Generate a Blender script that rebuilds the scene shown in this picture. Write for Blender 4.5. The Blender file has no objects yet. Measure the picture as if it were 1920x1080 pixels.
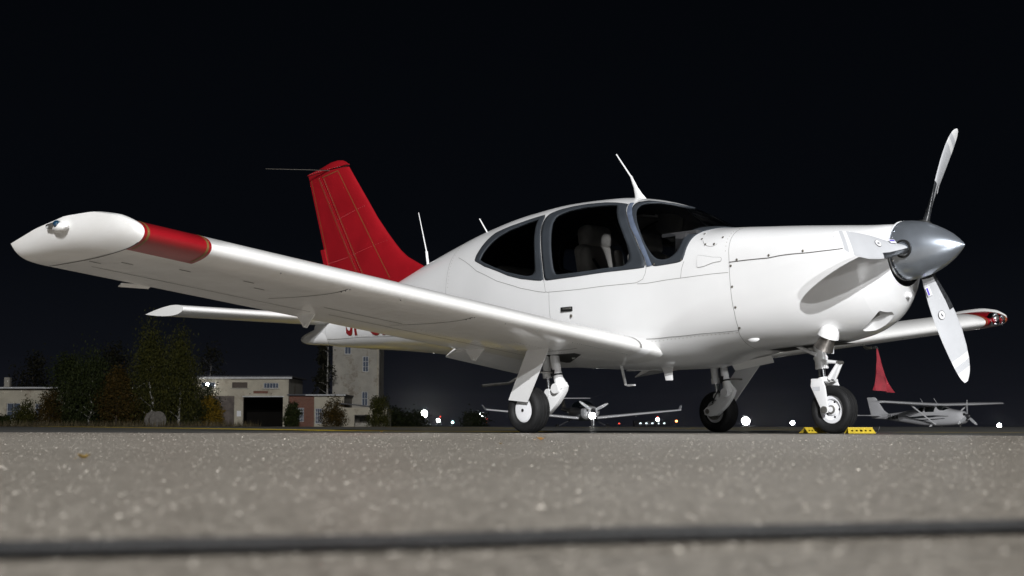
import bpy, bmesh, math, random
import numpy as np
from mathutils import Vector, Matrix
from mathutils.geometry import delaunay_2d_cdt
random.seed(7); rng = np.random.default_rng(7)
PI = math.pi
SC = bpy.context.scene; COL = SC.collection

# ------------------------------------------------------------------ camera, sky, lights, exposure
CX, CY, CZ, YAW, PITCH = 7.76, -8.36, 0.055, 0.832, 0.0983
cam = bpy.data.cameras.new('camera'); camo = bpy.data.objects.new('camera', cam); COL.objects.link(camo)
camo.location = (CX, CY, CZ); camo.rotation_euler = (PI/2 + PITCH, 0, YAW)
cam.sensor_width = 36; cam.lens = 49.2; cam.clip_start = 0.02; cam.clip_end = 4000
cam.dof.use_dof = True; cam.dof.focus_distance = 10.0; cam.dof.aperture_fstop = 9.5
SC.camera = camo

W = bpy.data.worlds.new('World'); SC.world = W; W.use_nodes = True
wn = W.node_tree.nodes; wl = W.node_tree.links; wn.clear()
o_ = wn.new('ShaderNodeOutputWorld'); bg = wn.new('ShaderNodeBackground')
tc = wn.new('ShaderNodeTexCoord'); sx = wn.new('ShaderNodeSeparateXYZ'); rp = wn.new('ShaderNodeValToRGB')
wl.new(tc.outputs['Generated'], sx.inputs[0]); wl.new(sx.outputs['Z'], rp.inputs[0])
rp.color_ramp.elements[0].position = 0.0; rp.color_ramp.elements[0].color = (.0085, .0092, .0130, 1)
e = rp.color_ramp.elements.new(.05); e.color = (.0042, .0049, .0072, 1)
e = rp.color_ramp.elements.new(.13); e.color = (.0018, .0024, .0037, 1)
rp.color_ramp.elements[-1].position = .45; rp.color_ramp.elements[-1].color = (.0007, .0011, .0018, 1)
wl.new(rp.outputs[0], bg.inputs[0]); bg.inputs[1].default_value = 1.0
wl.new(bg.outputs[0], o_.inputs[0])

def spot(name, loc, target, power, col, radius, size, blend=.4):
    l = bpy.data.lights.new(name, 'SPOT'); l.energy = power; l.color = col; l.shadow_soft_size = radius
    l.spot_size = math.radians(size); l.spot_blend = blend
    o = bpy.data.objects.new(name, l); COL.objects.link(o); o.location = loc
    d = Vector(target) - Vector(loc); o.rotation_euler = d.to_track_quat('-Z', 'Y').to_euler()
    return o
# apron floodlights on a high mast behind the photographer
MAST = (67.0, -54.5)
spot('apron_floodlight_high', (MAST[0], MAST[1], 36.0), (-20, 20, 0), 382000, (.985, .99, 1.0), .22, 100)
spot('apron_floodlight_low', (MAST[0]+1.2, MAST[1]+1.4, 30.3), (-20, 20, 0), 140000, (.985, .99, 1.0), .22, 100)

spot('apron_floodlight_far', (72.0, -7.0, 15.0), (-10, 5, 0), 36000, (.985, .99, 1.0), .25, 80)

SC.view_settings.view_transform = 'Standard'; SC.view_settings.look = 'None'
SC.view_settings.exposure = 0.0; SC.view_settings.gamma = 1.0
SC.render.engine = 'CYCLES'

# ------------------------------------------------------------------ materials
def mat(name, col, rough=.5, metal=0., coat=0., bump=0., bscale=60., var=0., vscale=3., spec=.5, col2=None):
    m = bpy.data.materials.new(name); m.use_nodes = True
    n = m.node_tree.nodes; l = m.node_tree.links; b = n['Principled BSDF']
    b.inputs['Base Color'].default_value = (*col, 1); b.inputs['Roughness'].default_value = rough
    b.inputs['Metallic'].default_value = metal; b.inputs['Coat Weight'].default_value = coat
    b.inputs['Coat Roughness'].default_value = .08; b.inputs['Specular IOR Level'].default_value = spec
    t = None
    if var or bump:
        t = n.new('ShaderNodeTexCoord')
    if var:
        nz = n.new('ShaderNodeTexNoise'); nz.inputs['Scale'].default_value = vscale; nz.inputs['Detail'].default_value = 5
        l.new(t.outputs['Object'], nz.inputs['Vector'])
        r = n.new('ShaderNodeValToRGB')
        c2 = col2 if col2 else tuple(c*(1-var) for c in col)
        r.color_ramp.elements[0].color = (*c2, 1); r.color_ramp.elements[1].color = (*(col if col2 else tuple(min(1, c*(1+var*.6)) for c in col)), 1)
        r.color_ramp.elements[0].position = .32; r.color_ramp.elements[1].position = .68
        l.new(nz.outputs['Fac'], r.inputs[0]); l.new(r.outputs[0], b.inputs['Base Color'])
    if bump:
        nz2 = n.new('ShaderNodeTexNoise'); nz2.inputs['Scale'].default_value = bscale; nz2.inputs['Detail'].default_value = 3
        l.new(t.outputs['Object'], nz2.inputs['Vector'])
        bp = n.new('ShaderNodeBump'); bp.inputs['Strength'].default_value = bump; bp.inputs['Distance'].default_value = .01
        l.new(nz2.outputs['Fac'], bp.inputs['Height']); l.new(bp.outputs[0], b.inputs['Normal'])
    return m
def emis(name, col, s):
    m = bpy.data.materials.new(name); m.use_nodes = True; n = m.node_tree.nodes
    b = n['Principled BSDF']; b.inputs['Base Color'].default_value = (*col, 1)
    b.inputs['Emission Color'].default_value = (*col, 1); b.inputs['Emission Strength'].default_value = s
    return m
def glass(name, tint, refl=.9):
    m = bpy.data.materials.new(name); m.use_nodes = True; n = m.node_tree.nodes; l = m.node_tree.links; n.clear()
    o = n.new('ShaderNodeOutputMaterial'); mx = n.new('ShaderNodeMixShader'); tr = n.new('ShaderNodeBsdfTransparent')
    gl = n.new('ShaderNodeBsdfGlossy'); fr = n.new('ShaderNodeFresnel'); fr.inputs[0].default_value = 1.45
    tr.inputs[0].default_value = (*tint, 1); gl.inputs['Roughness'].default_value = .03; gl.inputs['Color'].default_value = (refl, refl, refl, 1)
    l.new(fr.outputs[0], mx.inputs[0]); l.new(tr.outputs[0], mx.inputs[1]); l.new(gl.outputs[0], mx.inputs[2]); l.new(mx.outputs[0], o.inputs[0])
    return m

M = {}
M['white'] = mat('white_aircraft_paint', (.80, .80, .80), .28, 0, .5, .02, 9, .035, 2.2)
M['white_wing'] = mat('white_wing_paint', (.80, .795, .78), .3, 0, .4, 0, 12, .04, 3.0)
def streaks(m):
    n = m.node_tree.nodes; l = m.node_tree.links; b = n['Principled BSDF']; base = b.inputs['Base Color'].links[0].from_socket
    t = n.new('ShaderNodeTexCoord'); mp = n.new('ShaderNodeMapping'); mp.inputs['Scale'].default_value = (1.6, 34, 1.6); l.new(t.outputs['Object'], mp.inputs[0])
    nz = n.new('ShaderNodeTexNoise'); nz.inputs['Scale'].default_value = 1.; nz.inputs['Detail'].default_value = 4; l.new(mp.outputs[0], nz.inputs['Vector'])
    r = n.new('ShaderNodeValToRGB'); r.color_ramp.elements[0].position = .38; r.color_ramp.elements[1].position = .6; r.color_ramp.elements[0].color = (.78, .74, .66, 1); r.color_ramp.elements[1].color = (1, 1, 1, 1)
    l.new(nz.outputs['Fac'], r.inputs[0]); mx = n.new('ShaderNodeMix'); mx.data_type = 'RGBA'; mx.blend_type = 'MULTIPLY'; mx.inputs[0].default_value = .08
    l.new(base, mx.inputs[6]); l.new(r.outputs[0], mx.inputs[7]); l.new(mx.outputs[2], b.inputs['Base Color'])
streaks(M['white_wing'])
M['red'] = mat('red_paint', (.27, .007, .012), .3, 0, .4, .02, 12, .12, 4)
M['rivred'] = mat('red_rivet', (.42, .10, .10), .4)
M['gold'] = mat('gold_pinstripe', (.17, .10, .03), .45)
M['frame'] = mat('grey_window_frame', (.036, .042, .050), .6, 0, 0, 0, 0, .15, 6, .3)
M['post'] = mat('blue_grey_post', (.15, .185, .26), .4, .2, 0, 0, 0, .25, 14)
M['glass'] = glass('tinted_window', (.86, .87, .88))
M['clear'] = glass('clear_lens', (.95, .96, .97))
M['seam'] = mat('panel_gap', (.22, .215, .205), .7)
M['seam_dark'] = mat('panel_gap_dark', (.06, .055, .05), .7)
M['fast'] = mat('fastener_steel', (.30, .28, .24), .4, .8)
M['rubber'] = mat('tyre_rubber', (.010, .010, .0105), .7, 0, 0, .15, 90, .35, 12, .3)
M['alloy'] = mat('spinner_alloy', (.52, .57, .64), .29, .82, 0, .02, 30, .10, 9)
M['chrome'] = mat('chrome', (.75, .76, .78), .12, 1.)
M['steel'] = mat('dull_steel', (.30, .29, .27), .42, .8, 0, .05, 40, .3, 20)
M['exh'] = mat('exhaust_steel', (.28, .26, .24), .38, .9, 0, .05, 40, .35, 25)
M['blade'] = mat('propeller_grey', (.58, .59, .61), .42, 0, .15, 0, 0, .06, 5)
M['bladew'] = mat('propeller_white', (.82, .82, .82), .4)
M['boot'] = mat('deicer_boot', (.035, .037, .040), .3, 0, .2, .1, 60, .5, 40)
M['black'] = mat('black', (.008, .008, .008), .6)
M['soot'] = mat('soot', (.012, .011, .010), .95, spec=0.)  # near-black colour that paints the shade inside the garage
M['leather'] = mat('grey_leather', (.46, .44, .41), .38, 0, .1, .2, 35, .2, 6)
M['liner'] = mat('cabin_liner', (.035, .035, .037), .8)
M['sticker'] = mat('sticker_white', (.82, .82, .84), .5)
M['violet'] = mat('sticker_violet', (.12, .08, .55), .5)
M['navblue'] = mat('nav_lens_blue', (.006, .03, .065), .08, 0, 1.)
M['yellow'] = mat('yellow_chock', (.52, .38, .03), .45, 0, .1, .05, 30, .15, 20)
M['fabric'] = mat('red_streamer', (.19, .007, .016), .8, 0, 0, 0, 0, .3, 12)
M['pinkf'] = mat('pale_streamer', (.22, .035, .05), .8)
M['ashleaf'] = mat('dry_leaf', (.42, .22, .06), .7, 0, 0, .3, 80, .4, 90)
M['ashleaf2'] = mat('brown_leaf', (.20, .13, .03), .7, 0, 0, .3, 80, .4, 90)

# ------------------------------------------------------------------ mesh helpers
class MB:
    def __init__(s): s.v = []; s.f = []; s.m = []
    def add(s, V, F, mi=0):
        b = len(s.v); s.v += [tuple(map(float, p)) for p in V]; s.f += [tuple(b+i for i in f) for f in F]; s.m += [mi]*len(F); return s
    def box(s, c, d, R=None, mi=0):
        V = [Vector((sx*d[0]/2, sy*d[1]/2, sz*d[2]/2)) for sx in (-1, 1) for sy in (-1, 1) for sz in (-1, 1)]
        if R is not None: V = [R @ v for v in V]
        V = [v + Vector(c) for v in V]
        return s.add(V, [(0,1,3,2),(4,6,7,5),(0,4,5,1),(2,3,7,6),(0,2,6,4),(1,5,7,3)], mi)
    def tube(s, pts, rad, n=12, cap=True, mi=0):
        pts = [Vector(p) for p in pts]; k = len(pts)
        if not hasattr(rad, '__len__'): rad = [rad]*k
        V = []; prev = None
        for i, p in enumerate(pts):
            d = (pts[min(i+1, k-1)] - pts[max(i-1, 0)]).normalized()
            if prev is None:
                a = Vector((0, 0, 1)) if abs(d.z) < .9 else Vector((1, 0, 0))
                u = d.cross(a).normalized()
            else:
                u = (prev - d*prev.dot(d)).normalized()
            prev = u; w = d.cross(u)
            V += [p + (u*math.cos(2*PI*j/n) + w*math.sin(2*PI*j/n))*rad[i] for j in range(n)]
        F = [(i*n+j, i*n+(j+1) % n, (i+1)*n+(j+1) % n, (i+1)*n+j) for i in range(k-1) for j in range(n)]
        if cap: F += [tuple(range(n-1, -1, -1)), tuple((k-1)*n+j for j in range(n))]
        return s.add(V, F, mi)
    def lathe(s, prof, o, axis, n=48, mi=0, close=False):
        """prof: (radius, along) pairs revolved about axis through o"""
        ax = Vector(axis).normalized(); a = Vector((0, 0, 1)) if abs(ax.z) < .9 else Vector((1, 0, 0))
        u = ax.cross(a).normalized(); w = ax.cross(u); o = Vector(o); V = []; k = len(prof)
        for r, h in prof:
            V += [o + ax*h + (u*math.cos(2*PI*j/n) + w*math.sin(2*PI*j/n))*r for j in range(n)]
        F = [(i*n+j, i*n+(j+1) % n, (i+1)*n+(j+1) % n, (i+1)*n+j) for i in range(k-1) for j in range(n)]
        if not close:
            if prof[0][0] > 1e-4: F.append(tuple(range(n-1, -1, -1)))
            if prof[-1][0] > 1e-4: F.append(tuple((k-1)*n+j for j in range(n)))
        else:
            F += [((k-1)*n+j, (k-1)*n+(j+1) % n, (j+1) % n, j) for j in range(n)]
        return s.add(V, F, mi)
    def loft(s, rings, cap=True, closed=True, mi=0):
        n = len(rings[0]); k = len(rings); V = [p for r in rings for p in r]; m = n if closed else n-1
        F = [(i*n+j, i*n+(j+1) % n, (i+1)*n+(j+1) % n, (i+1)*n+j) for i in range(k-1) for j in range(m)]
        if cap and closed: F += [tuple(range(n-1, -1, -1)), tuple((k-1)*n+j for j in range(n))]
        return s.add(V, F, mi)
    def ball(s, c, r, n=10, mi=0, sc=(1, 1, 1)):
        V = [(0, 0, -1)]; 
        for i in range(1, n//2):
            a = PI*i/(n//2); V += [(math.sin(a)*math.cos(2*PI*j/n), math.sin(a)*math.sin(2*PI*j/n), -math.cos(a)) for j in range(n)]
        V.append((0, 0, 1)); k = n//2-1; F = [(0, 1+(j+1) % n, 1+j) for j in range(n)]
        for i in range(k-1):
            F += [(1+i*n+j, 1+i*n+(j+1) % n, 1+(i+1)*n+(j+1) % n, 1+(i+1)*n+j) for j in range(n)]
        b = 1+(k-1)*n; F += [(b+j, b+(j+1) % n, b+n) for j in range(n)]
        return s.add([(c[0]+r*sc[0]*x, c[1]+r*sc[1]*y, c[2]+r*sc[2]*z) for x, y, z in V], F, mi)
    def mirror(s):
        q = MB(); q.v = [(x, -y, z) for x, y, z in s.v]; q.f = [tuple(reversed(f)) for f in s.f]; q.m = list(s.m); return q
    def build(s, name, mats, parent=None, smooth=True, bevel=0, recalc=True, ang=40):
        me = bpy.data.meshes.new(name); assert max(map(max, s.f)) < len(s.v), name; me.from_pydata(s.v, [], s.f)
        for m in (mats if isinstance(mats, (list, tuple)) else [mats]): me.materials.append(m)
        if any(s.m): me.polygons.foreach_set('material_index', s.m)
        if recalc:
            bm = bmesh.new(); bm.from_mesh(me); bmesh.ops.recalc_face_normals(bm, faces=bm.faces)
            if bevel: bmesh.ops.bevel(bm, geom=[e for e in bm.edges if e.is_manifold and e.calc_face_angle(0) > .6], offset=bevel, segments=2, affect='EDGES', profile=.7)
            bm.to_mesh(me); bm.free()
        me.validate(); me.update()
        if smooth:
            me.polygons.foreach_set('use_smooth', [True]*len(me.polygons)); me.set_sharp_from_angle(angle=math.radians(ang))
        o = bpy.data.objects.new(name, me); COL.objects.link(o)
        if parent: o.parent = parent
        return o
def empty(name, loc=(0, 0, 0), rz=0):
    o = bpy.data.objects.new(name, None); COL.objects.link(o); o.location = loc; o.rotation_euler = (0, 0, rz); o.empty_display_size = .2; return o
def tag(o, label=None, cat=None, group=None, kind=None):
    if label: o['label'] = label
    if cat: o['category'] = cat
    if group: o['group'] = group
    if kind: o['kind'] = kind
    return o
def copy_tree(o, parent=None):
    c = o.copy(); COL.objects.link(c); c.parent = parent
    for ch in list(o.children): copy_tree(ch, c)
    return c
def resample(L, n, closed=True):
    P = np.array(L, float); Q = np.vstack([P, P[:1]]) if closed else P
    d = np.r_[0, np.cumsum(np.hypot(*np.diff(Q, axis=0).T))]; t = np.linspace(0, d[-1], n, endpoint=not closed)
    return np.stack([np.interp(t, d, Q[:, i]) for i in range(2)], -1)
def smooth_loop(L, n=160, it=6):
    P = resample(L, n)
    for _ in range(it): P = (np.roll(P, 1, 0) + 2*P + np.roll(P, -1, 0))/4
    return P
def inside(P, poly):
    x, y = P[:, 0], P[:, 1]; r = np.zeros(len(P), bool); j = len(poly)-1
    for i in range(len(poly)):
        xi, yi = poly[i]; xj, yj = poly[j]
        c = ((yi > y) != (yj > y)) & (x < (xj-xi)*(y-yi)/((yj-yi) if yj != yi else 1e-12)+xi); r ^= c; j = i
    return r
def cdt(pts, loops):
    V = [Vector(p) for p in pts]; E = []
    for L in loops:
        b = len(V); V += [Vector(p) for p in L]; E += [(b+i, b+(i+1) % len(L)) for i in range(len(L))]
    r = delaunay_2d_cdt(V, E, [], 0, 1e-5)
    return np.array([tuple(v) for v in r[0]]), [tuple(f) for f in r[2]]

# ------------------------------------------------------------------ fuselage surface: stations x, top, bottom, half width, z of max width, exponents
ST = np.array([
(-4.40,1.150,0.905,.075,1.04,2.0,2.0),(-4.00,1.205,0.862,.130,1.05,2.1,2.2),(-3.50,1.310,0.820,.215,1.07,2.1,2.4),
(-3.00,1.435,0.783,.300,1.08,2.1,2.5),(-2.50,1.580,0.740,.385,1.09,2.1,2.5),(-2.00,1.712,0.685,.465,1.10,2.1,2.6),
(-1.50,1.825,0.632,.540,1.10,2.1,2.7),(-1.00,1.897,0.580,.605,1.10,2.1,2.8),(-0.50,1.926,0.540,.640,1.10,2.15,2.9),
(0.00,1.910,0.510,.655,1.10,2.2,2.9),(0.35,1.860,0.498,.655,1.11,2.25,2.9),(0.70,1.750,0.497,.650,1.12,2.3,2.8),
(0.95,1.618,0.520,.642,1.15,2.4,2.8),(1.20,1.534,0.575,.630,1.18,2.8,3.0),(1.52,1.500,0.610,.602,1.20,3.3,3.0),
(1.90,1.472,0.632,.555,1.20,3.0,2.6),(2.20,1.448,0.672,.480,1.19,2.7,2.2),(2.40,1.434,0.750,.385,1.20,2.3,2.1),
(2.50,1.430,0.850,.300,1.21,2.2,2.0),(2.56,1.425,1.000,.220,1.235,2.0,2.0)])
def pchip(x, y, xi):
    h = np.diff(x); d = np.diff(y)/h; m = np.zeros(len(x))
    for i in range(1, len(x)-1):
        if d[i-1]*d[i] > 0:
            w1 = 2*h[i]+h[i-1]; w2 = h[i]+2*h[i-1]; m[i] = (w1+w2)/(w1/d[i-1]+w2/d[i])
    m[0] = d[0]; m[-1] = d[-1]
    k = np.clip(np.searchsorted(x, xi)-1, 0, len(x)-2); t = (xi-x[k])/h[k]
    return (2*t**3-3*t**2+1)*y[k]+(t**3-2*t**2+t)*h[k]*m[k]+(-2*t**3+3*t**2)*y[k+1]+(t**3-t**2)*h[k]*m[k+1]
def S(x, t, st=None):
    st = ST if st is None else st
    x = np.asarray(x, float); t = np.asarray(t, float)
    zt, zb, w, zm, nt, nb = [pchip(st[:, 0], st[:, i], x) for i in range(1, 7)]
    c, s = np.cos(t), np.sin(t); n = np.where(s >= 0, nt, nb); b = np.where(s >= 0, zt-zm, zm-zb)
    return np.stack([x+0*t, w*np.sign(c)*np.abs(c)**(2/n), zm+b*np.sign(s)*np.abs(s)**(2/n)], -1)
def SN(x, t, off=0.):
    """point on the skin, lifted off along the normal"""
    x = np.clip(np.asarray(x, float), -4.399, 2.559); t = np.asarray(t, float); p = S(x, t); e1 = 1e-3
    xa = np.clip(x+e1, -4.4, 2.56); xb = np.clip(x-e1, -4.4, 2.56)
    a = S(xa, t)-S(xb, t); b = S(x, t+e1)-S(x, t-e1); n = np.cross(b, a); n /= np.linalg.norm(n, axis=-1, keepdims=True)+1e-12
    zm = pchip(ST[:, 0], ST[:, 4], x); sg = np.sign(n[..., 1]*p[..., 1]+n[..., 2]*(p[..., 2]-zm)); sg = np.where(sg == 0, 1, sg)
    return p + n*sg[..., None]*off
mir = lambda L: [(x, PI-t) for x, t in L][::-1]

RW_O = [(-1.355,2.636),(-1.36,2.563),(-1.33,2.424),(-1.291,2.305),(-1.241,2.213),(-1.077,2.168),(-.833,2.126),(-.634,2.105),(-.594,2.19),(-.564,2.313),(-.515,2.451),(-.44,2.67),(-.37,2.874),(-.33,3.024),(-.445,3.008),(-.624,2.974),(-.793,2.92),(-.972,2.839),(-1.166,2.755)]
RW_I = [(-1.276,2.643),(-1.256,2.543),(-1.201,2.424),(-1.141,2.347),(-1.027,2.267),(-.793,2.205),(-.669,2.194),(-.629,2.343),(-.574,2.509),(-.505,2.709),(-.455,2.905),(-.47,2.955),(-.539,2.958),(-.659,2.928),(-.828,2.874),(-1.027,2.785),(-1.181,2.705)]
DW_O = [(-.569,2.11),(-.5,2.04),(-.355,1.986),(-.196,1.965),(-.007,1.982),(.177,2.009),(.301,2.036),(.331,2.136),(.366,2.228),(.436,2.355),(.505,2.478),(.615,2.655),(.739,2.889),(.774,3.005),(.495,3.016),(.073,3.02),(-.321,3.024),(-.36,2.878),(-.43,2.67),(-.51,2.451),(-.549,2.332),(-.574,2.209)]
DW_I = [(-.435,2.197),(-.34,2.113),(-.186,2.071),(-.012,2.071),(.142,2.067),(.202,2.078),(.272,2.236),(.336,2.363),(.436,2.532),(.54,2.716),(.585,2.839),(.59,2.909),(.575,2.951),(.535,2.974),(.177,2.982),(-.196,2.982),(-.231,2.92),(-.276,2.782),(-.33,2.616),(-.375,2.478),(-.42,2.332)]
WS_O = [(.64,PI/2),(.62,1.64),(.54,1.715),(.436,1.79),(.361,1.898),(.356,2.001),(.376,2.101),(.426,2.224),(.48,2.336),(.555,2.459),(.694,2.697),(.834,3.008),(.978,3.012),(1.112,3.03),(1.127,3.0),(1.132,2.893),(1.137,2.697),(1.142,2.497),(1.155,2.35),(1.185,2.2),(1.212,2.05),(1.228,1.85),(1.235,PI/2)]
WS_I = [(.675,PI/2),(.655,1.66),(.575,1.745),(.485,1.836),(.441,1.924),(.426,2.036),(.451,2.167),(.51,2.309),(.6,2.482),(.709,2.682),(.799,2.828),(.854,2.901),(.913,2.935),(.973,2.935),(1.013,2.901),(1.048,2.843),(1.063,2.701),(1.053,2.501),(1.048,2.343),(1.06,2.2),(1.085,2.05),(1.125,1.85),(1.15,PI/2)]
WS_O = WS_O + [(x, PI-t) for x, t in WS_O[1:-1]][::-1]; WS_I = WS_I + [(x, PI-t) for x, t in WS_I[1:-1]][::-1]
SCOOP = [(2.451,4.242),(2.482,4.55),(2.47,4.70),(2.40,4.72),(2.33,4.70),(2.286,4.519),(2.291,4.45),(2.376,4.342)]

def ring_pair(O, I, n=140):
    """outer and inner outlines resampled by direction from the inner outline's middle"""
    O = smooth_loop(O, 300, 3); I = smooth_loop(I, 300, 4); c = (I.max(0)+I.min(0))/2; sc = I.max(0)-I.min(0); out = []
    th = np.linspace(-PI, PI, n, endpoint=False)
    for L in (O, I):
        a = np.arctan2((L[:, 1]-c[1])/sc[1], (L[:, 0]-c[0])/sc[0]); k = np.argsort(a); a = a[k]; L = L[k]
        a = np.r_[a[-1]-2*PI, a, a[0]+2*PI]; L = np.vstack([L[-1], L, L[0]])
        out.append(np.stack([np.interp(th, a, L[:, i]) for i in range(2)], -1))
    return out
WIN = {}
for k, (O, I) in dict(rs=(RW_O, RW_I), rp=(mir(RW_O), mir(RW_I)), ds=(DW_O, DW_I), dp=(mir(DW_O), mir(DW_I)), ws=(WS_O, WS_I)).items():
    o, i = ring_pair(O, I); WIN[k] = (o, i, .45*o+.55*i)

def skin(x0, x1, nx, nt, holes, off=0.):
    xs = np.linspace(x0, x1, nx)
    if x1 > 2.5: xs = np.unique(np.r_[xs, 2.42, 2.45, 2.48, 2.5, 2.515, 2.53, 2.54, 2.55])
    ts = np.linspace(0, 2*PI, nt); G = np.stack(np.meshgrid(xs, ts, indexing='ij'), -1).reshape(-1, 2)
    keep = np.ones(len(G), bool)
    for h in holes:
        hh = np.asarray(h); c = hh.mean(0); keep &= ~inside(G, c+(hh-c)*1.02)
    V, F = cdt(G[keep].tolist(), [np.asarray(h).tolist() for h in holes])
    cen = np.array([V[list(f)].mean(0) for f in F]); bad = np.zeros(len(F), bool)
    for h in holes: bad |= inside(cen, np.asarray(h))
    F = [f for f, b in zip(F, bad) if not b]
    P = SN(V[:, 0], V[:, 1], off) if off else S(V[:, 0], V[:, 1])
    # weld the seam t=0 / t=2pi
    key = {}; idx = np.arange(len(V))
    for i in np.where(V[:, 1] < 1e-6)[0]: key[round(V[i, 0], 5)] = i
    for i in np.where(V[:, 1] > 2*PI-1e-6)[0]: idx[i] = key.get(round(V[i, 0], 5), i)
    return MB().add(P, [tuple(int(idx[j]) for j in f) for f in F])
def patch(loop, off, step=.05):
    L = np.asarray(loop); lo, hi = L.min(0), L.max(0)
    G = np.stack(np.meshgrid(np.arange(lo[0]+step/2, hi[0], step), np.arange(lo[1]+step/2, hi[1], step), indexing='ij'), -1).reshape(-1, 2)
    c = L.mean(0); G = G[inside(G, c+(L-c)*.96)]
    V, F = cdt(G.tolist(), [L.tolist()]); cen = np.array([V[list(f)].mean(0) for f in F]); ok = inside(cen, L)
    return MB().add(SN(V[:, 0], V[:, 1], off), [f for f, b in zip(F, ok) if b])
def band(O, I, off, n=5, lip=.006):
    rings = [SN(*(O*(1-q)+I*q).T, off) for q in np.linspace(0, 1, n)]
    rings = [SN(*O.T, off-lip)] + rings + [SN(*I.T, off-lip)]
    return MB().loft([r.tolist() for r in rings], cap=False)
def strip(L, w, off=.0015, closed=False, n=None, b=None):
    """narrow line laid on the skin along a (x, t) path"""
    P = np.array(L, float); n = n or max(8, int(40*np.abs(np.diff(P, axis=0)).sum())); P = resample(P, n, closed)
    A = SN(P[:, 0], P[:, 1], off); N_ = SN(P[:, 0], P[:, 1], off+.01)-A; N_ /= np.linalg.norm(N_, axis=1, keepdims=True)
    T = np.gradient(A, axis=0); T /= np.linalg.norm(T, axis=1, keepdims=True)+1e-9; B = np.cross(N_, T)
    b = b or MB(); return b.add(np.vstack([A-B*w/2, A+B*w/2]), [(i, i+1, n+i+1, n+i) for i in range(n-1)])

# ------------------------------------------------------------------ ground
FWD = Vector((-math.sin(YAW), math.cos(YAW), 0)); RGT = Vector((math.cos(YAW), math.sin(YAW), 0))
def ground_z(l, d):
    """the apron is level round the aircraft, then falls away to the far right"""
    a = 0.03*min(1, max(0, (d-18)/30))
    k = min(1, max(0, (l+4)/24)); k = k*k*(3-2*k)
    t = max(0, d-52); drop = .025*t if t < 40 else 1.0+.022*(t-40)
    return a - min(drop, 9)*k - (.004*max(0, t)*(1-k))
def G(l, d, z=0, rel=True):
    """place in the apron's own frame: metres to the right, metres out, metres up from the ground there"""
    p = Vector((CX, CY, 0)) + FWD*d + RGT*l; p.z = z + (ground_z(l, d) if rel else 0); return p

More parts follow.
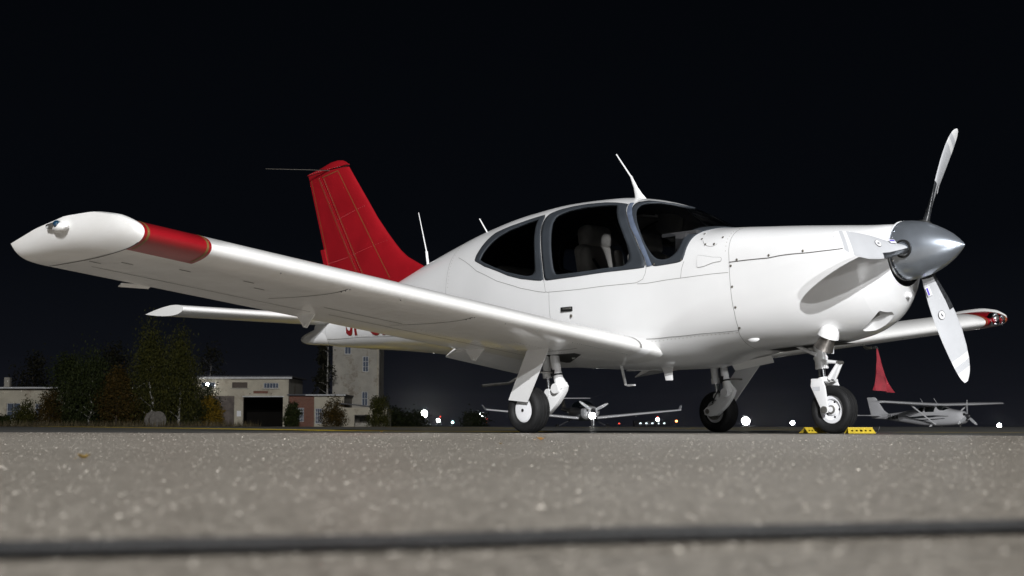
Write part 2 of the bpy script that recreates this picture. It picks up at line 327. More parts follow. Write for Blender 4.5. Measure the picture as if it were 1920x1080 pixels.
def mat_ground(name, c1, c2, c3, scale, rough, spark=0., speck=.0, bumpd=.004, spec=.4):
    m = bpy.data.materials.new(name); m.use_nodes = True; n = m.node_tree.nodes; l = m.node_tree.links; b = n['Principled BSDF']
    t = n.new('ShaderNodeTexCoord')
    vo = n.new('ShaderNodeTexVoronoi'); vo.inputs['Scale'].default_value = scale; l.new(t.outputs['Object'], vo.inputs['Vector'])
    nz = n.new('ShaderNodeTexNoise'); nz.inputs['Scale'].default_value = scale*.55; nz.inputs['Detail'].default_value = 6; nz.inputs['Roughness'].default_value = .7; l.new(t.outputs['Object'], nz.inputs['Vector'])
    nb = n.new('ShaderNodeTexNoise'); nb.inputs['Scale'].default_value = .9; nb.inputs['Detail'].default_value = 6; l.new(t.outputs['Object'], nb.inputs['Vector'])
    sp = n.new('ShaderNodeSeparateColor'); l.new(vo.outputs['Color'], sp.inputs[0])
    r = n.new('ShaderNodeValToRGB'); r.color_ramp.elements[0].color = (*c1, 1); r.color_ramp.elements[1].color = (*c3, 1)
    e = r.color_ramp.elements.new(.5); e.color = (*c2, 1)
    r.color_ramp.elements[0].position = .08; r.color_ramp.elements[-1].position = .97
    l.new(sp.outputs[0], r.inputs[0])
    mx = n.new('ShaderNodeMix'); mx.data_type = 'RGBA'; mx.blend_type = 'MULTIPLY'; mx.inputs[0].default_value = .75
    r2 = n.new('ShaderNodeValToRGB'); r2.color_ramp.elements[0].position = .3; r2.color_ramp.elements[1].position = .7
    r2.color_ramp.elements[0].color = (.45, .44, .42, 1); r2.color_ramp.elements[1].color = (1, 1, 1, 1); l.new(nz.outputs['Fac'], r2.inputs[0])
    l.new(r.outputs[0], mx.inputs[6]); l.new(r2.outputs[0], mx.inputs[7])
    mx2 = n.new('ShaderNodeMix'); mx2.data_type = 'RGBA'; mx2.blend_type = 'MULTIPLY'; mx2.inputs[0].default_value = .6
    r3 = n.new('ShaderNodeValToRGB'); r3.color_ramp.elements[0].position = .25; r3.color_ramp.elements[1].position = .75
    r3.color_ramp.elements[0].color = (.62, .61, .59, 1); r3.color_ramp.elements[1].color = (1, 1, 1, 1); l.new(nb.outputs['Fac'], r3.inputs[0])
    l.new(mx.outputs[2], mx2.inputs[6]); l.new(r3.outputs[0], mx2.inputs[7])
    last = mx2.outputs[2]
    if speck:   # pale chips of stone in the surface
        v2 = n.new('ShaderNodeTexVoronoi'); v2.inputs['Scale'].default_value = scale*.28; l.new(t.outputs['Object'], v2.inputs['Vector'])
        s2 = n.new('ShaderNodeSeparateColor'); l.new(v2.outputs['Color'], s2.inputs[0])
        m1 = n.new('ShaderNodeMath'); m1.operation = 'GREATER_THAN'; m1.inputs[1].default_value = 1-speck; l.new(s2.outputs[1], m1.inputs[0])
        m2 = n.new('ShaderNodeMath'); m2.operation = 'LESS_THAN'; m2.inputs[1].default_value = .30; l.new(v2.outputs['Distance'], m2.inputs[0])
        m3 = n.new('ShaderNodeMath'); m3.operation = 'MULTIPLY'; l.new(m1.outputs[0], m3.inputs[0]); l.new(m2.outputs[0], m3.inputs[1])
        mx3 = n.new('ShaderNodeMix'); mx3.data_type = 'RGBA'; l.new(m3.outputs[0], mx3.inputs[0]); l.new(last, mx3.inputs[6]); mx3.inputs[7].default_value = (.85, .80, .70, 1); last = mx3.outputs[2]
    l.new(last, b.inputs['Base Color'])
    b.inputs['Roughness'].default_value = rough; b.inputs['Specular IOR Level'].default_value = spec
    bp = n.new('ShaderNodeBump'); bp.inputs['Strength'].default_value = .5; bp.inputs['Distance'].default_value = bumpd
    l.new(nz.outputs['Fac'], bp.inputs['Height']); l.new(bp.outputs[0], b.inputs['Normal'])
    return m
M['asphalt'] = mat_ground('dark_asphalt', (.105, .105, .099), (.16, .158, .15), (.225, .22, .205), 120, .34, 0, 0, .003)
M['apron'] = mat_ground('pale_worn_apron', (.33, .296, .252), (.45, .405, .347), (.60, .545, .47), 170, .36, 0, 0, .004)
M['tar'] = mat('tar_joint', (.085, .084, .084), .5, 0, 0, .4, 120, .3, 60)
M['yline'] = mat('yellow_line', (.62, .45, .03), .6, 0, 0, 0, 0, .35, 3)

ls = [-1500,-700,-300,-150,-90,-60,-45,-34,-26,-20,-16,-12,-10,-8,-6,-4,-2,0,2,4,7,10,14,20,28,40,60,90,150,300,700,1500]
ds = [-400,-100,-30,-8,0,6,12,18,24,30,36,42,48,52,56,60,66,72,80,92,110,130,150,175,200,260,330,420,600,900,1500]
b = MB(); b.add([G(l, d) for d in ds for l in ls], [(i*len(ls)+j, i*len(ls)+j+1, (i+1)*len(ls)+j+1, (i+1)*len(ls)+j) for i in range(len(ds)-1) for j in range(len(ls)-1)])
tag(b.build('ground', M['asphalt'], ang=180), kind='structure')
# paler worn apron in front, its edge running just before the wheels
edge = [(-60, 23.5), (-20, 14.6), (-4.2, 11.35), (.1, 10.05), (1.2, 9.45), (2.05, 8.75), (2.6, 7.3), (6, -1.0), (10, -11)]
V = []; 
for l, d in edge: V.append(Vector((CX, CY, .004)) + FWD*d + RGT*l)
for l, d in [(edge[-1][0], -60), (-60, -60)]: V.append(Vector((CX, CY, .004)) + FWD*d + RGT*l)
ap = MB(); ap.add(V, [tuple(range(len(V)))])
tag(ap.build('apron', M['apron'], smooth=False), kind='structure')
# stones standing proud in the worn apron surface
def edge_d(l): return np.interp(l, [e[0] for e in edge], [e[1] for e in edge])
N_ = 170000; dd = np.exp(rng.uniform(math.log(.30), math.log(13), N_)); ll = rng.uniform(-1, 1, N_)*(.62*dd+.6)
ok_ = dd < edge_d(ll)-.01; dd, ll = dd[ok_], ll[ok_]; N_ = len(dd)
sz = (.0010+.00014*dd)*np.exp(rng.normal(0, .38, N_)); sz = np.clip(sz, .0007, .0055)
ctr = np.array([CX, CY, .0035])+np.outer(dd, np.array(FWD))+np.outer(ll, np.array(RGT)); an = rng.uniform(0, 6.28, N_)
V5 = np.empty((N_, 5, 3))
for k in range(4):
    a_ = an+k*PI/2+rng.normal(0, .25, N_); rr_ = sz*rng.uniform(.7, 1.4, N_); V5[:, k] = ctr+np.stack([rr_*np.cos(a_), rr_*np.sin(a_), 0*a_], -1)
V5[:, 4] = ctr+np.stack([rng.normal(0, .3, N_)*sz, rng.normal(0, .3, N_)*sz, sz*rng.uniform(.26, .70, N_)], -1)
me = bpy.data.meshes.new('aggregate'); i5 = np.arange(N_)*5
F_ = np.stack([np.stack([i5+k, i5+(k+1) % 4, i5+4], -1) for k in range(4)], 1).reshape(-1, 3)
me.from_pydata(V5.reshape(-1, 3).tolist(), [], F_.tolist())
m = bpy.data.materials.new('stone_chips'); m.use_nodes = True; n_ = m.node_tree.nodes; l_ = m.node_tree.links
g_ = n_.new('ShaderNodeNewGeometry'); r_ = n_.new('ShaderNodeValToRGB'); l_.new(g_.outputs['Random Per Island'], r_.inputs[0]); l_.new(r_.outputs[0], n_['Principled BSDF'].inputs['Base Color'])
r_.color_ramp.elements[0].color = (.25, .227, .197, 1); r_.color_ramp.elements[1].position = .965; r_.color_ramp.elements[1].color = (.40, .364, .316, 1)
e = r_.color_ramp.elements.new(.5); e.color = (.32, .291, .252, 1); e = r_.color_ramp.elements.new(.994); e.color = (.80, .74, .64, 1)
n_['Principled BSDF'].inputs['Roughness'].default_value = .55; me.materials.append(m)
tag(bpy.data.objects.new('aggregate', me), 'stone chips standing proud in the worn pale apron', 'gravel', kind='stuff'); COL.objects.link(bpy.data.objects['aggregate'])
# tar-filled joint across the foreground
b = MB(); n = 60
for s_ in (0, 1):
    for i in range(n):
        l = -3+6*i/(n-1); d = .588+.295*l + .004*math.sin(l*21)+.003*math.sin(l*53+1) + (.062 if s_ else 0)+ s_*.004*math.sin(l*37)
        p = Vector((CX, CY, .0075)) + FWD*d + RGT*l; b.v.append(tuple(p))
b.add([], []); b.f = [(i, i+1, n+i+1, n+i) for i in range(n-1)]; b.m = [0]*(n-1)
tag(b.build('tar_joint', M['tar']), kind='structure')
def yellow(name, pts, w):
    b = MB(); P = [Vector((l, d, 0)) for l, d in pts]; Q = []
    for i in range(len(P)-1):
        k = max(2, int((P[i+1]-P[i]).length/3)); Q += [P[i].lerp(P[i+1], j/k) for j in range(k)]
    Q.append(P[-1]); n = len(Q); A = []; B_ = []
    for i, p in enumerate(Q):
        t = (Q[min(i+1, n-1)]-Q[max(i-1, 0)]).normalized(); nn = Vector((-t.y, t.x, 0))*w/2
        for s_, L in ((1, A), (-1, B_)): q = p+nn*s_; L.append(G(q.x, q.y, .005))
    b.add(A+B_, [(i, i+1, n+i+1, n+i) for i in range(n-1)]); tag(b.build(name, M['yline'], smooth=False), kind='structure')
yellow('painted_line', [(-23, 62), (-12, 40), (-4.6, 23), (-1.55, 15.4)], .9)
yellow('painted_line', [(-13, 60), (-3.5, 40), (.1, 26)], .4)
yellow('painted_line', [(-2.2, 14.8), (.4, 12.6)], .35)
yellow('painted_line', [(1.2, 34), (8, 31)], .5)
yellow('painted_line', [(2.6, 24), (4.6, 18)], .3)
yellow('painted_line', [(3.1, 11.4), (5.5, 9.6)], .22)

# ------------------------------------------------------------------ the white aircraft
AC = empty('airplane')
tag(AC, 'white single-engine propeller aircraft with red tail fin and red wing bands, on tricycle gear', 'airplane')
holes = [WIN[k][2] for k in ('rs', 'rp', 'ds', 'dp', 'ws')] + [smooth_loop(SCOOP, 40, 1)]
fus = skin(-4.40, 2.56, 150, 121, holes).build('fuselage', M['white'], AC, ang=180)
skin(-2.1, 1.3, 60, 73, holes[:5], -.012).build('cabin_liner', M['liner'], AC, ang=180)
def cap(x, name, m, z0=-.0):
    ts = np.linspace(0, 2*PI, 60, endpoint=False); P = S(np.full(60, x), ts); P[:, 1:] = P[:, 1:]*1; c = P.mean(0)
    Q = c+(P-c)*.97; return MB().add(Q, [tuple(range(60))]).build(name, m, AC, smooth=False)
cap(-1.75, 'rear_bulkhead', M['liner']); cap(1.28, 'firewall', M['liner'])
MB().box((-.35, 0, .80), (2.5, 1.0, .05)).build('cabin_floor', M['liner'], AC)
MB().box((1.02, 0, 1.22), (.10, 1.08, .50)).box((.98, 0, 1.475), (.34, 1.02, .03)).build('instrument_panel', M['liner'], AC, bevel=.01)
for k, nm in (('rs', 'rear_window'), ('rp', 'rear_window'), ('ds', 'door_window'), ('dp', 'door_window'), ('ws', 'windshield')):
    o, i, h = WIN[k]; g = patch(.25*o+.75*i, -.004).build(nm, M['glass'], AC, ang=180)
    band(o, i, .0035).build('window_frame', M['frame'], g, ang=180)
SL = [(.306,2.017),(.331,2.109),(.376,2.224),(.446,2.355),(.515,2.478),(.63,2.655),(.749,2.889),(.784,3.001)]
SR = [(.341,1.994),(.376,2.101),(.456,2.274),(.53,2.405),(.655,2.609),(.754,2.797),(.834,2.993)]
for sd in (0, 1):
    A = resample(SL, 30, False); B_ = resample(SR, 30, False)
    if sd: A[:, 1] = PI-A[:, 1]; B_[:, 1] = PI-B_[:, 1]
    C_ = [SN(*(A*(1-q)+B_*q).T, .005+.003*math.sin(PI*q)) for q in (0, .33, .66, 1)]
    MB().loft([c.tolist() for c in C_], cap=False, closed=False).build('door_post', M['post'], AC)
# panel gaps drawn as narrow recessed lines
for L in ([(-.33,3.024),(-.306,3.124),(-.037,3.128),(.291,3.131),(.684,3.139),(.744,3.12),(.769,3.066),(.774,3.005)],
          [(-1.674,2.47),(-1.281,2.785),(-.952,2.951),(-.619,3.062),(-.415,3.108),(-.306,3.124)], [(-.266,3.128),(-.255,3.5)],
          [(.689,3.143),(1.102,3.162),(1.515,3.178)], [(1.132,3.032),(1.102,3.162)],
          [(1.515,1.7),(1.515,2.3),(1.52,3.0),(1.53,3.3),(1.53,3.6),(1.515,3.85),(1.49,4.0),(1.47,4.25),(1.45,4.5)],
          [(-1.80,1.75),(-1.803,2.32),(-1.798,2.501),(-1.768,2.728),(-1.743,2.95),(-1.70,3.4)],
          [(-4.166,2.3),(-4.136,3.731),(-4.146,4.2)], [(-4.141,3.789),(-3.445,3.67),(-2.838,3.67),(-2.0,3.66)]):
    for q in (L, mir(L)): strip(q, .0034).build('panel_seam', M['seam'], fus, recalc=False)
for L in ([(1.525,3.139),(1.849,3.131),(2.132,3.074),(2.271,3.028),(2.45,2.95)], [(.70,3.743),(.913,3.777),(1.102,3.831),(1.346,3.9),(1.505,3.923)],
          [(.30,2.03),(.331,2.132),(.372,2.228),(.441,2.355),(.51,2.478),(.622,2.655),(.744,2.889),(.779,3.005)],
          [(-.634,2.105),(-.588,2.19),(-.556,2.313),(-.512,2.451),(-.436,2.67),(-.365,2.874),(-.326,3.024)]):
    for q in (L, mir(L)): strip(q, .0042, .0052).build('panel_seam', M['seam_dark'], fus, recalc=False)
hat = [(1.262,2.636),(1.286,2.736),(1.321,2.816),(1.356,2.855),(1.391,2.855),(1.411,2.812)]; strip(hat, .003).build('panel_seam', M['seam'], fus, recalc=False)
def disc_mesh(r, h, n=10):
    return MB().lathe([(r, 0), (r, h*.6), (r*.7, h), (1e-5, h)], (0, 0, 0), (0, 0, 1), n)
def put(mb_obj, p, nrm, parent):
    o = mb_obj.copy(); COL.objects.link(o); o.parent = parent; o.location = p; o.rotation_euler = Vector(nrm).to_track_quat('Z', 'Y').to_euler(); return o
scr = None
for x, t in [(1.59,3.128),(1.844,3.105),(2.092,3.043),(1.54,3.147),(1.545,3.293),(1.55,3.535),(1.525,3.87),(1.247,2.593),(1.306,2.778),(1.386,2.809),(1.441,2.636),(1.227,2.40),(1.107,3.0),(.85,2.98)]:
    for q in (t, PI-t):
        p = SN(x, q, .004); nn = SN(x, q, .01)-p
        if scr is None: scr = disc_mesh(.0085, .003).build('fastener', M['fast'], AC); scr.location = p; scr.rotation_euler = Vector(nn).to_track_quat('Z', 'Y').to_euler()
        else: put(scr, p, nn, AC)
# rivet rows along the lower skin and round the tail
rb = MB()
for L, k in (([(.74,3.80),(.913,3.82),(1.102,3.872),(1.346,3.94),(1.48,3.965)], 22), ([(-4.12,3.74),(-3.445,3.62),(-2.838,3.62),(-2.1,3.61)], 44), ([(1.49,2.1),(1.488,2.5),(1.492,3.0)], 10), ([(-1.78,2.1),(-1.77,2.5),(-1.72,2.9)], 16)):
    Q = resample(L, k, False)
    for q in (Q, np.stack([Q[:, 0], PI-Q[:, 1]], -1)):
        for p in SN(q[:, 0], q[:, 1], 0.): rb.ball(p, .0032, 6)
rb.build('rivets', M['fast'], fus)['kind'] = 'stuff'
# vent plate in the cowl side, raised
VT = smooth_loop([(1.252,2.982),(1.341,3.043),(1.391,3.074),(1.461,3.093),(1.461,3.128),(1.391,3.128),(1.321,3.139),(1.252,3.139)], 60, 1)
for L in (VT, np.array(mir(VT.tolist()))):
    v = patch(L, .006, .02).build('cabin_vent', M['white'], AC); strip(np.vstack([L, L[:1]]), .004, .004, n=80).build('vent_edge', M['seam'], v, recalc=False)
# door handle and lock
for sg in (-1, 1):
    p = S(-.06, 3.255); c = Vector((p[0], sg*-p[1]*-1 if sg < 0 else -p[1], p[2])); c.y = sg*abs(p[1])
    h = MB().box((c.x, c.y+sg*.004, c.z), (.125, .016, .036)).build('door_handle', M['black'], AC, bevel=.006)
    MB().box((c.x+.01, c.y+sg*.012, c.z+.004), (.085, .012, .014)).build('handle_lever', M['steel'], h, bevel=.003)
    MB().lathe([(.012, 0), (.012, .006), (1e-5, .007)], (c.x+.05, c.y+sg*.002, c.z-.055), (0, sg, 0), 14).build('door_lock', M['fast'], AC)
# registration letters on the rear fuselage, both sides
def letters(body, x0, z0, h, sx, sg, parent, m, yfun, name='registration_letters', off=.003, space=1.08):
    cu = bpy.data.curves.new('t', 'FONT'); cu.body = body; cu.size = 1.0; cu.space_character = space; cu.offset = .018
    cu.resolution_u = 4; ob = bpy.data.objects.new('t', cu); COL.objects.link(ob)
    dg = bpy.context.evaluated_depsgraph_get(); dg.update(); me = bpy.data.meshes.new_from_object(ob.evaluated_get(dg)); bpy.data.objects.remove(ob)
    V = np.array([v.co[:] for v in me.vertices]); hh = V[:, 1].max(); ww = V[:, 0].max()
    bm = bmesh.new(); bm.from_mesh(me); bmesh.ops.subdivide_edges(bm, edges=[e for e in bm.edges if e.calc_length() > .25], cuts=2); bmesh.ops.triangulate(bm, faces=bm.faces)
    for v in bm.verts:
        x = v.co.x*sx; z = v.co.y/hh*h
        v.co = yfun(x0+x if sg < 0 else x0-x, z0+z, sg, off)
    bm.to_mesh(me); bm.free(); me.name = name; me.materials.clear(); me.materials.append(m)
    o = bpy.data.objects.new(name, me); COL.objects.link(o); o.parent = parent; return o
def fus_y(x, z, sg, off):
    ts = np.linspace(PI/2+.05, 1.5*PI-.05, 400); P = S(np.full(400, x), ts); y = np.interp(z, P[::-1, 2], -P[::-1, 1]); return Vector((x, sg*(y+off), z))
def fus_txt(x, z, sg, off): return fus_y(x, z-.05*(x+3.67), sg, off)
letters('SP-GKC', -3.69, .965, .27, .335, -1, fus, M['gold'], lambda x, z, s, o: fus_txt(x+.008, z-.004, s, o), off=.002)
letters('SP-GKC', -3.69, .965, .27, .335, -1, fus, M['red'], fus_txt, off=.004)
letters('SP-GKC', -2.5, .91, .27, .335, 1, fus, M['red'], lambda x, z, s, o: fus_y(x, z, s, o), off=.004)
# chin air inlet with grille
I = smooth_loop(SCOOP, 40, 1); c = I.mean(0); J = np.array([2.385, 4.42])+(I-c)*np.array([.55, .40])
P0 = SN(*I.T, 0.); P1 = SN(*J.T, -.055)
MB().loft([P0.tolist(), (.55*P0+.45*P1+np.array([0, 0, .01])).tolist(), P1.tolist()], cap=False).build('air_inlet', M['white'], AC)
g = patch(J, -.056, .03).build('inlet_back', M['black'], AC)
for q in (.2, .4, .6, .8):
    a = J[np.argmin(J[:, 1])]*(1-q)+J[np.argmax(J[:, 1])]*q; lo, hi = SN(a[0]-.045, a[1], -.04), SN(a[0]+.04, a[1], -.04)
    MB().tube([lo, hi], .0035, 6).build('grille_bar', M['steel'], g)
# blister, exhaust stack and bracket below the cowl
ex = MB().lathe([(1e-5, 0), (.040, .006), (.060, .022), (.070, .048), (.075, .075), (.068, .075), (.06, .04)], (2.150, -.283, .735), (-.42, .06, -.9), 32).build('exhaust_blister', M['white'], AC)
MB().lathe([(.052, 0), (.055, .03), (.062, .075), (.070, .10), (.064, .10), (.05, .02)], (2.122, -.277, .672), (-.5, .06, -.85), 28).build('exhaust_pipe', M['exh'], AC)
MB().lathe([(.070, 0), (.070, .008), (1e-5, .008)], (2.124, -.277, .675), (-.42, .06, -.9), 24).build('exhaust_collar', M['black'], ex)
MB().box((2.075, -.20, .615), (.006, .09, .05)).box((2.075, -.17, .575), (.006, .026, .04)).box((2.075, -.225, .572), (.006, .024, .04)).build('exhaust_bracket', M['blade'], AC, smooth=False)
MB().ball((1.55, -.375, .672), 1, 14, sc=(.055, .022, .026)).build('drain_fairing', M['white'], AC)
MB().tube([(2.45, .06, .93), (2.56, .05, .945)], [.022, .02], 14).build('breather_tube', M['white'], AC)
# cowl front plate behind spinner
MB().lathe([(.204, 0), (.204, .008), (.1, .008)], (2.552, 0, 1.244), (1, 0, 0), 48).build('cowl_ring', M['white'], AC)

# ---- propeller
HUB = Vector((2.665, 0, 1.244))
PR = empty('propeller'); PR.parent = AC
sp_prof = [(.199, 0), (.203, .012), (.203, .03), (.2, .07), (.192, .12), (.176, .18), (.152, .24), (.122, .30), (.088, .355), (.052, .40), (.024, .43), (.008, .445), (1e-5, .449)]
spin = MB().lathe(sp_prof, (2.562, 0, 1.244), (1, 0, 0), 64).build('spinner', M['alloy'], PR)
sfs = disc_mesh(.0062, .004, 8).build('spinner_screw', M['chrome'], spin)
for i in range(24):
    a = 2*PI*i/24+.1; nn = Vector((0, math.sin(a), math.cos(a))); p = Vector((2.582, 0, 1.244))+nn*.2025
    if i == 0: sfs.location = p; sfs.rotation_euler = nn.to_track_quat('Z', 'Y').to_euler()
    else: put(sfs, p, nn, spin)
XH = Vector((1, 0, 0))
def blade_sec(a, r, n=22):
    er = Vector((0, math.sin(a), math.cos(a))); et = Vector((0, -math.cos(a), math.sin(a)))
    rr = [.12, .2, .3, .42, .55, .68, .8, .9, .96, .99, 1.022]
    ch = [.075, .088, .118, .158, .182, .187, .174, .148, .115, .085, .035]; th = [.065, .055, .036, .026, .021, .017, .013, .010, .008, .006, .004]
    tipc = .045*(r/1.022)**2
    be = [48, 44, 37, 30, 25, 21.5, 18.5, 16.5, 15.5, 15, 15]; of = [0, 0, .002, .006, .006, .002, -.008, -.022, -.035, -.045, -.058]
    c, t, bt, o = [float(np.interp(r, rr, q)) for q in (ch, th, be, of)]; bt = math.radians(bt)
    cd = -et*math.cos(bt)-XH*math.sin(bt); nd = XH*math.cos(bt)-et*math.sin(bt); P = []
    for j in range(n):
        q = 2*PI*j/n; s = math.cos(q); u = .5-.5*s   # 0 at LE
        y = t/2*math.sin(q)*(1-.55*max(0, u-.35)/.65)
        P.append(HUB+er*r+XH*tipc+cd*((u-.45)*c-o)+nd*y)
    return P, cd, nd, c, t, o
BR = [.15, .18, .22, .27, .33, .4, .47, .54, .61, .68, .74, .80, .838, .84, .888, .89, .938, .94, .97, .99, 1.005, 1.016, 1.022]
for kb in range(3):
    a = .46+kb*2*PI/3; b = MB(); secs = [blade_sec(a, r)[0] for r in BR]; n = len(secs[0])
    b.loft(secs)
    for fi in range((len(BR)-1)*n):
        r = BR[fi//n]; b.m[fi] = 1 if (.839 <= r < .888 or r >= .938) else 0
    bl = b.build('propeller_blade', [M['blade'], M['bladew']], PR, ang=60)
    # black de-icing boot round the leading edge
    rows = []
    for r in np.linspace(.17, .50, 14):
        P, cd, nd, c, t, o = blade_sec(a, float(r), 44); mid = sum(P, Vector())/44
        w = 7
        rows.append([P[j % 44]+(P[j % 44]-mid).normalized()*.002 for j in range(-w, w+1)])
    MB().loft(rows, cap=False, closed=False).build('deicer_boot', M['boot'], bl)
    P, cd, nd, c, t, o = blade_sec(a, .50); er = Vector((0, math.sin(a), math.cos(a)))
    for rr_, wd, hd, m, nm, shift in ((.50, .034, .026, 'black', 'emblem_rim', .30), (.30, .035, .016, 'sticker', 'sticker', .52)):
        P, cd, nd, c, t, o = blade_sec(a, rr_); ctr = HUB+er*rr_+XH*.045*(rr_/1.022)**2+cd*((shift-.12)*c-o)
        off = t/2+.003
        if nm == 'sticker':
            Q = [ctr+nd*off+er*sx*wd+cd*sy*hd for sx, sy in ((-1, -1), (1, -1), (1, 1), (-1, 1))]
            s_ = MB().add(Q, [(0, 1, 2, 3)]).build('blade_sticker', M['sticker'], bl, smooth=False, recalc=False)
            Q = [ctr+nd*(off+.001)+er*sx*wd*.8+cd*(hd*.35+sy*hd*.38) for sx, sy in ((-1, -1), (1, -1), (1, 1), (-1, 1))]
            MB().add(Q, [(0, 1, 2, 3)]).build('sticker_print', M['violet'], s_, smooth=False, recalc=False)
        else:
            def ell(k, dz): return [ctr+nd*(off+dz)+er*math.cos(2*PI*j/24)*wd*k+cd*math.sin(2*PI*j/24)*hd*k for j in range(24)]
            s_ = MB().add(ell(1, 0), [tuple(range(24))]).build('blade_emblem', M['seam_dark'], bl, smooth=False, recalc=False)
            MB().add(ell(.9, .001), [tuple(range(24))]).build('emblem_field', M['sticker'], s_, smooth=False, recalc=False)
            Q = [ctr+nd*(off+.002)+er*x*wd+cd*y*hd for x, y in ((-.55, -.25), (-.1, -.1), (.5, -.35), (.2, .05), (.45, .3), (-.05, .12), (-.5, .35), (-.25, .02))]
            MB().add(Q, [tuple(range(8))]).build('emblem_mark', M['black'], s_, smooth=False, recalc=False)
    hole = HUB+er*.186; 
    MB().lathe([(.062, 0), (.062, .012), (.05, .014), (.046, -.004)], hole, er, 28).build('blade_cuff', M['black'], bl)

# ---- wings
def foil(n=40, t=.148, cam_=.026):
    """closed loop from the trailing edge over the top to the nose and back below: chord fraction, height"""
    q = (1-np.cos(np.linspace(0, PI, n)))/2; yt = t/.2*(.2969*np.sqrt(q)-.126*q-.3516*q**2+.2843*q**3-.1015*q**4)
    p = .35; yc = np.where(q < p, cam_/p**2*(2*p*q-q**2), cam_/(1-p)**2*((1-2*p)+2*p*q-q**2))
    up = np.stack([q, yc+yt], -1)[::-1]; lo = np.stack([q, yc-yt], -1)[1:-1]; return np.vstack([up, lo])
FO = foil()
XL, CH = .765, 1.225
def wing_pt(u, h, y):
    zl = .633+.1185*(abs(y)-.63); return np.array([XL-CH*u, y, zl-.086*u+CH*h])
def wsec(y, f=FO, d=0.): return [tuple(wing_pt(u, h+d*np.sign(h-.005), y)) for u, h in f]
def low(x, y, off=0.):
    u = (XL-x)/CH; n = len(FO)//2; lo = FO[n:] if 0 else np.vstack([FO[39:40], FO[40:]]); h = np.interp(u, lo[:, 0], lo[:, 1]); p = wing_pt(u, h, y); p[2] -= off; return p
def upp(x, y, off=0.):
    u = (XL-x)/CH; up = FO[:40][::-1]; h = np.interp(u, up[:, 0], up[:, 1]); p = wing_pt(u, h, y); p[2] += off; return p
EDGE = [(.765,-4.72,1.118),(.73,-4.775,1.165),(.62,-4.83,1.218),(.45,-4.875,1.25),(.2,-4.925,1.247),(-.12,-4.955,1.205),(-.436,-4.97,1.145)]
def edge_at(u):
    s = u; d = np.r_[0, np.cumsum(np.linalg.norm(np.diff(np.array(EDGE), axis=0), axis=1))]; d /= d[-1]
    e_ = np.array(EDGE); 
    return np.array([np.interp(s, (XL-e_[:, 0])/CH/((XL-e_[-1, 0])/CH), e_[:, i]) for i in range(3)])
WINGS = {}
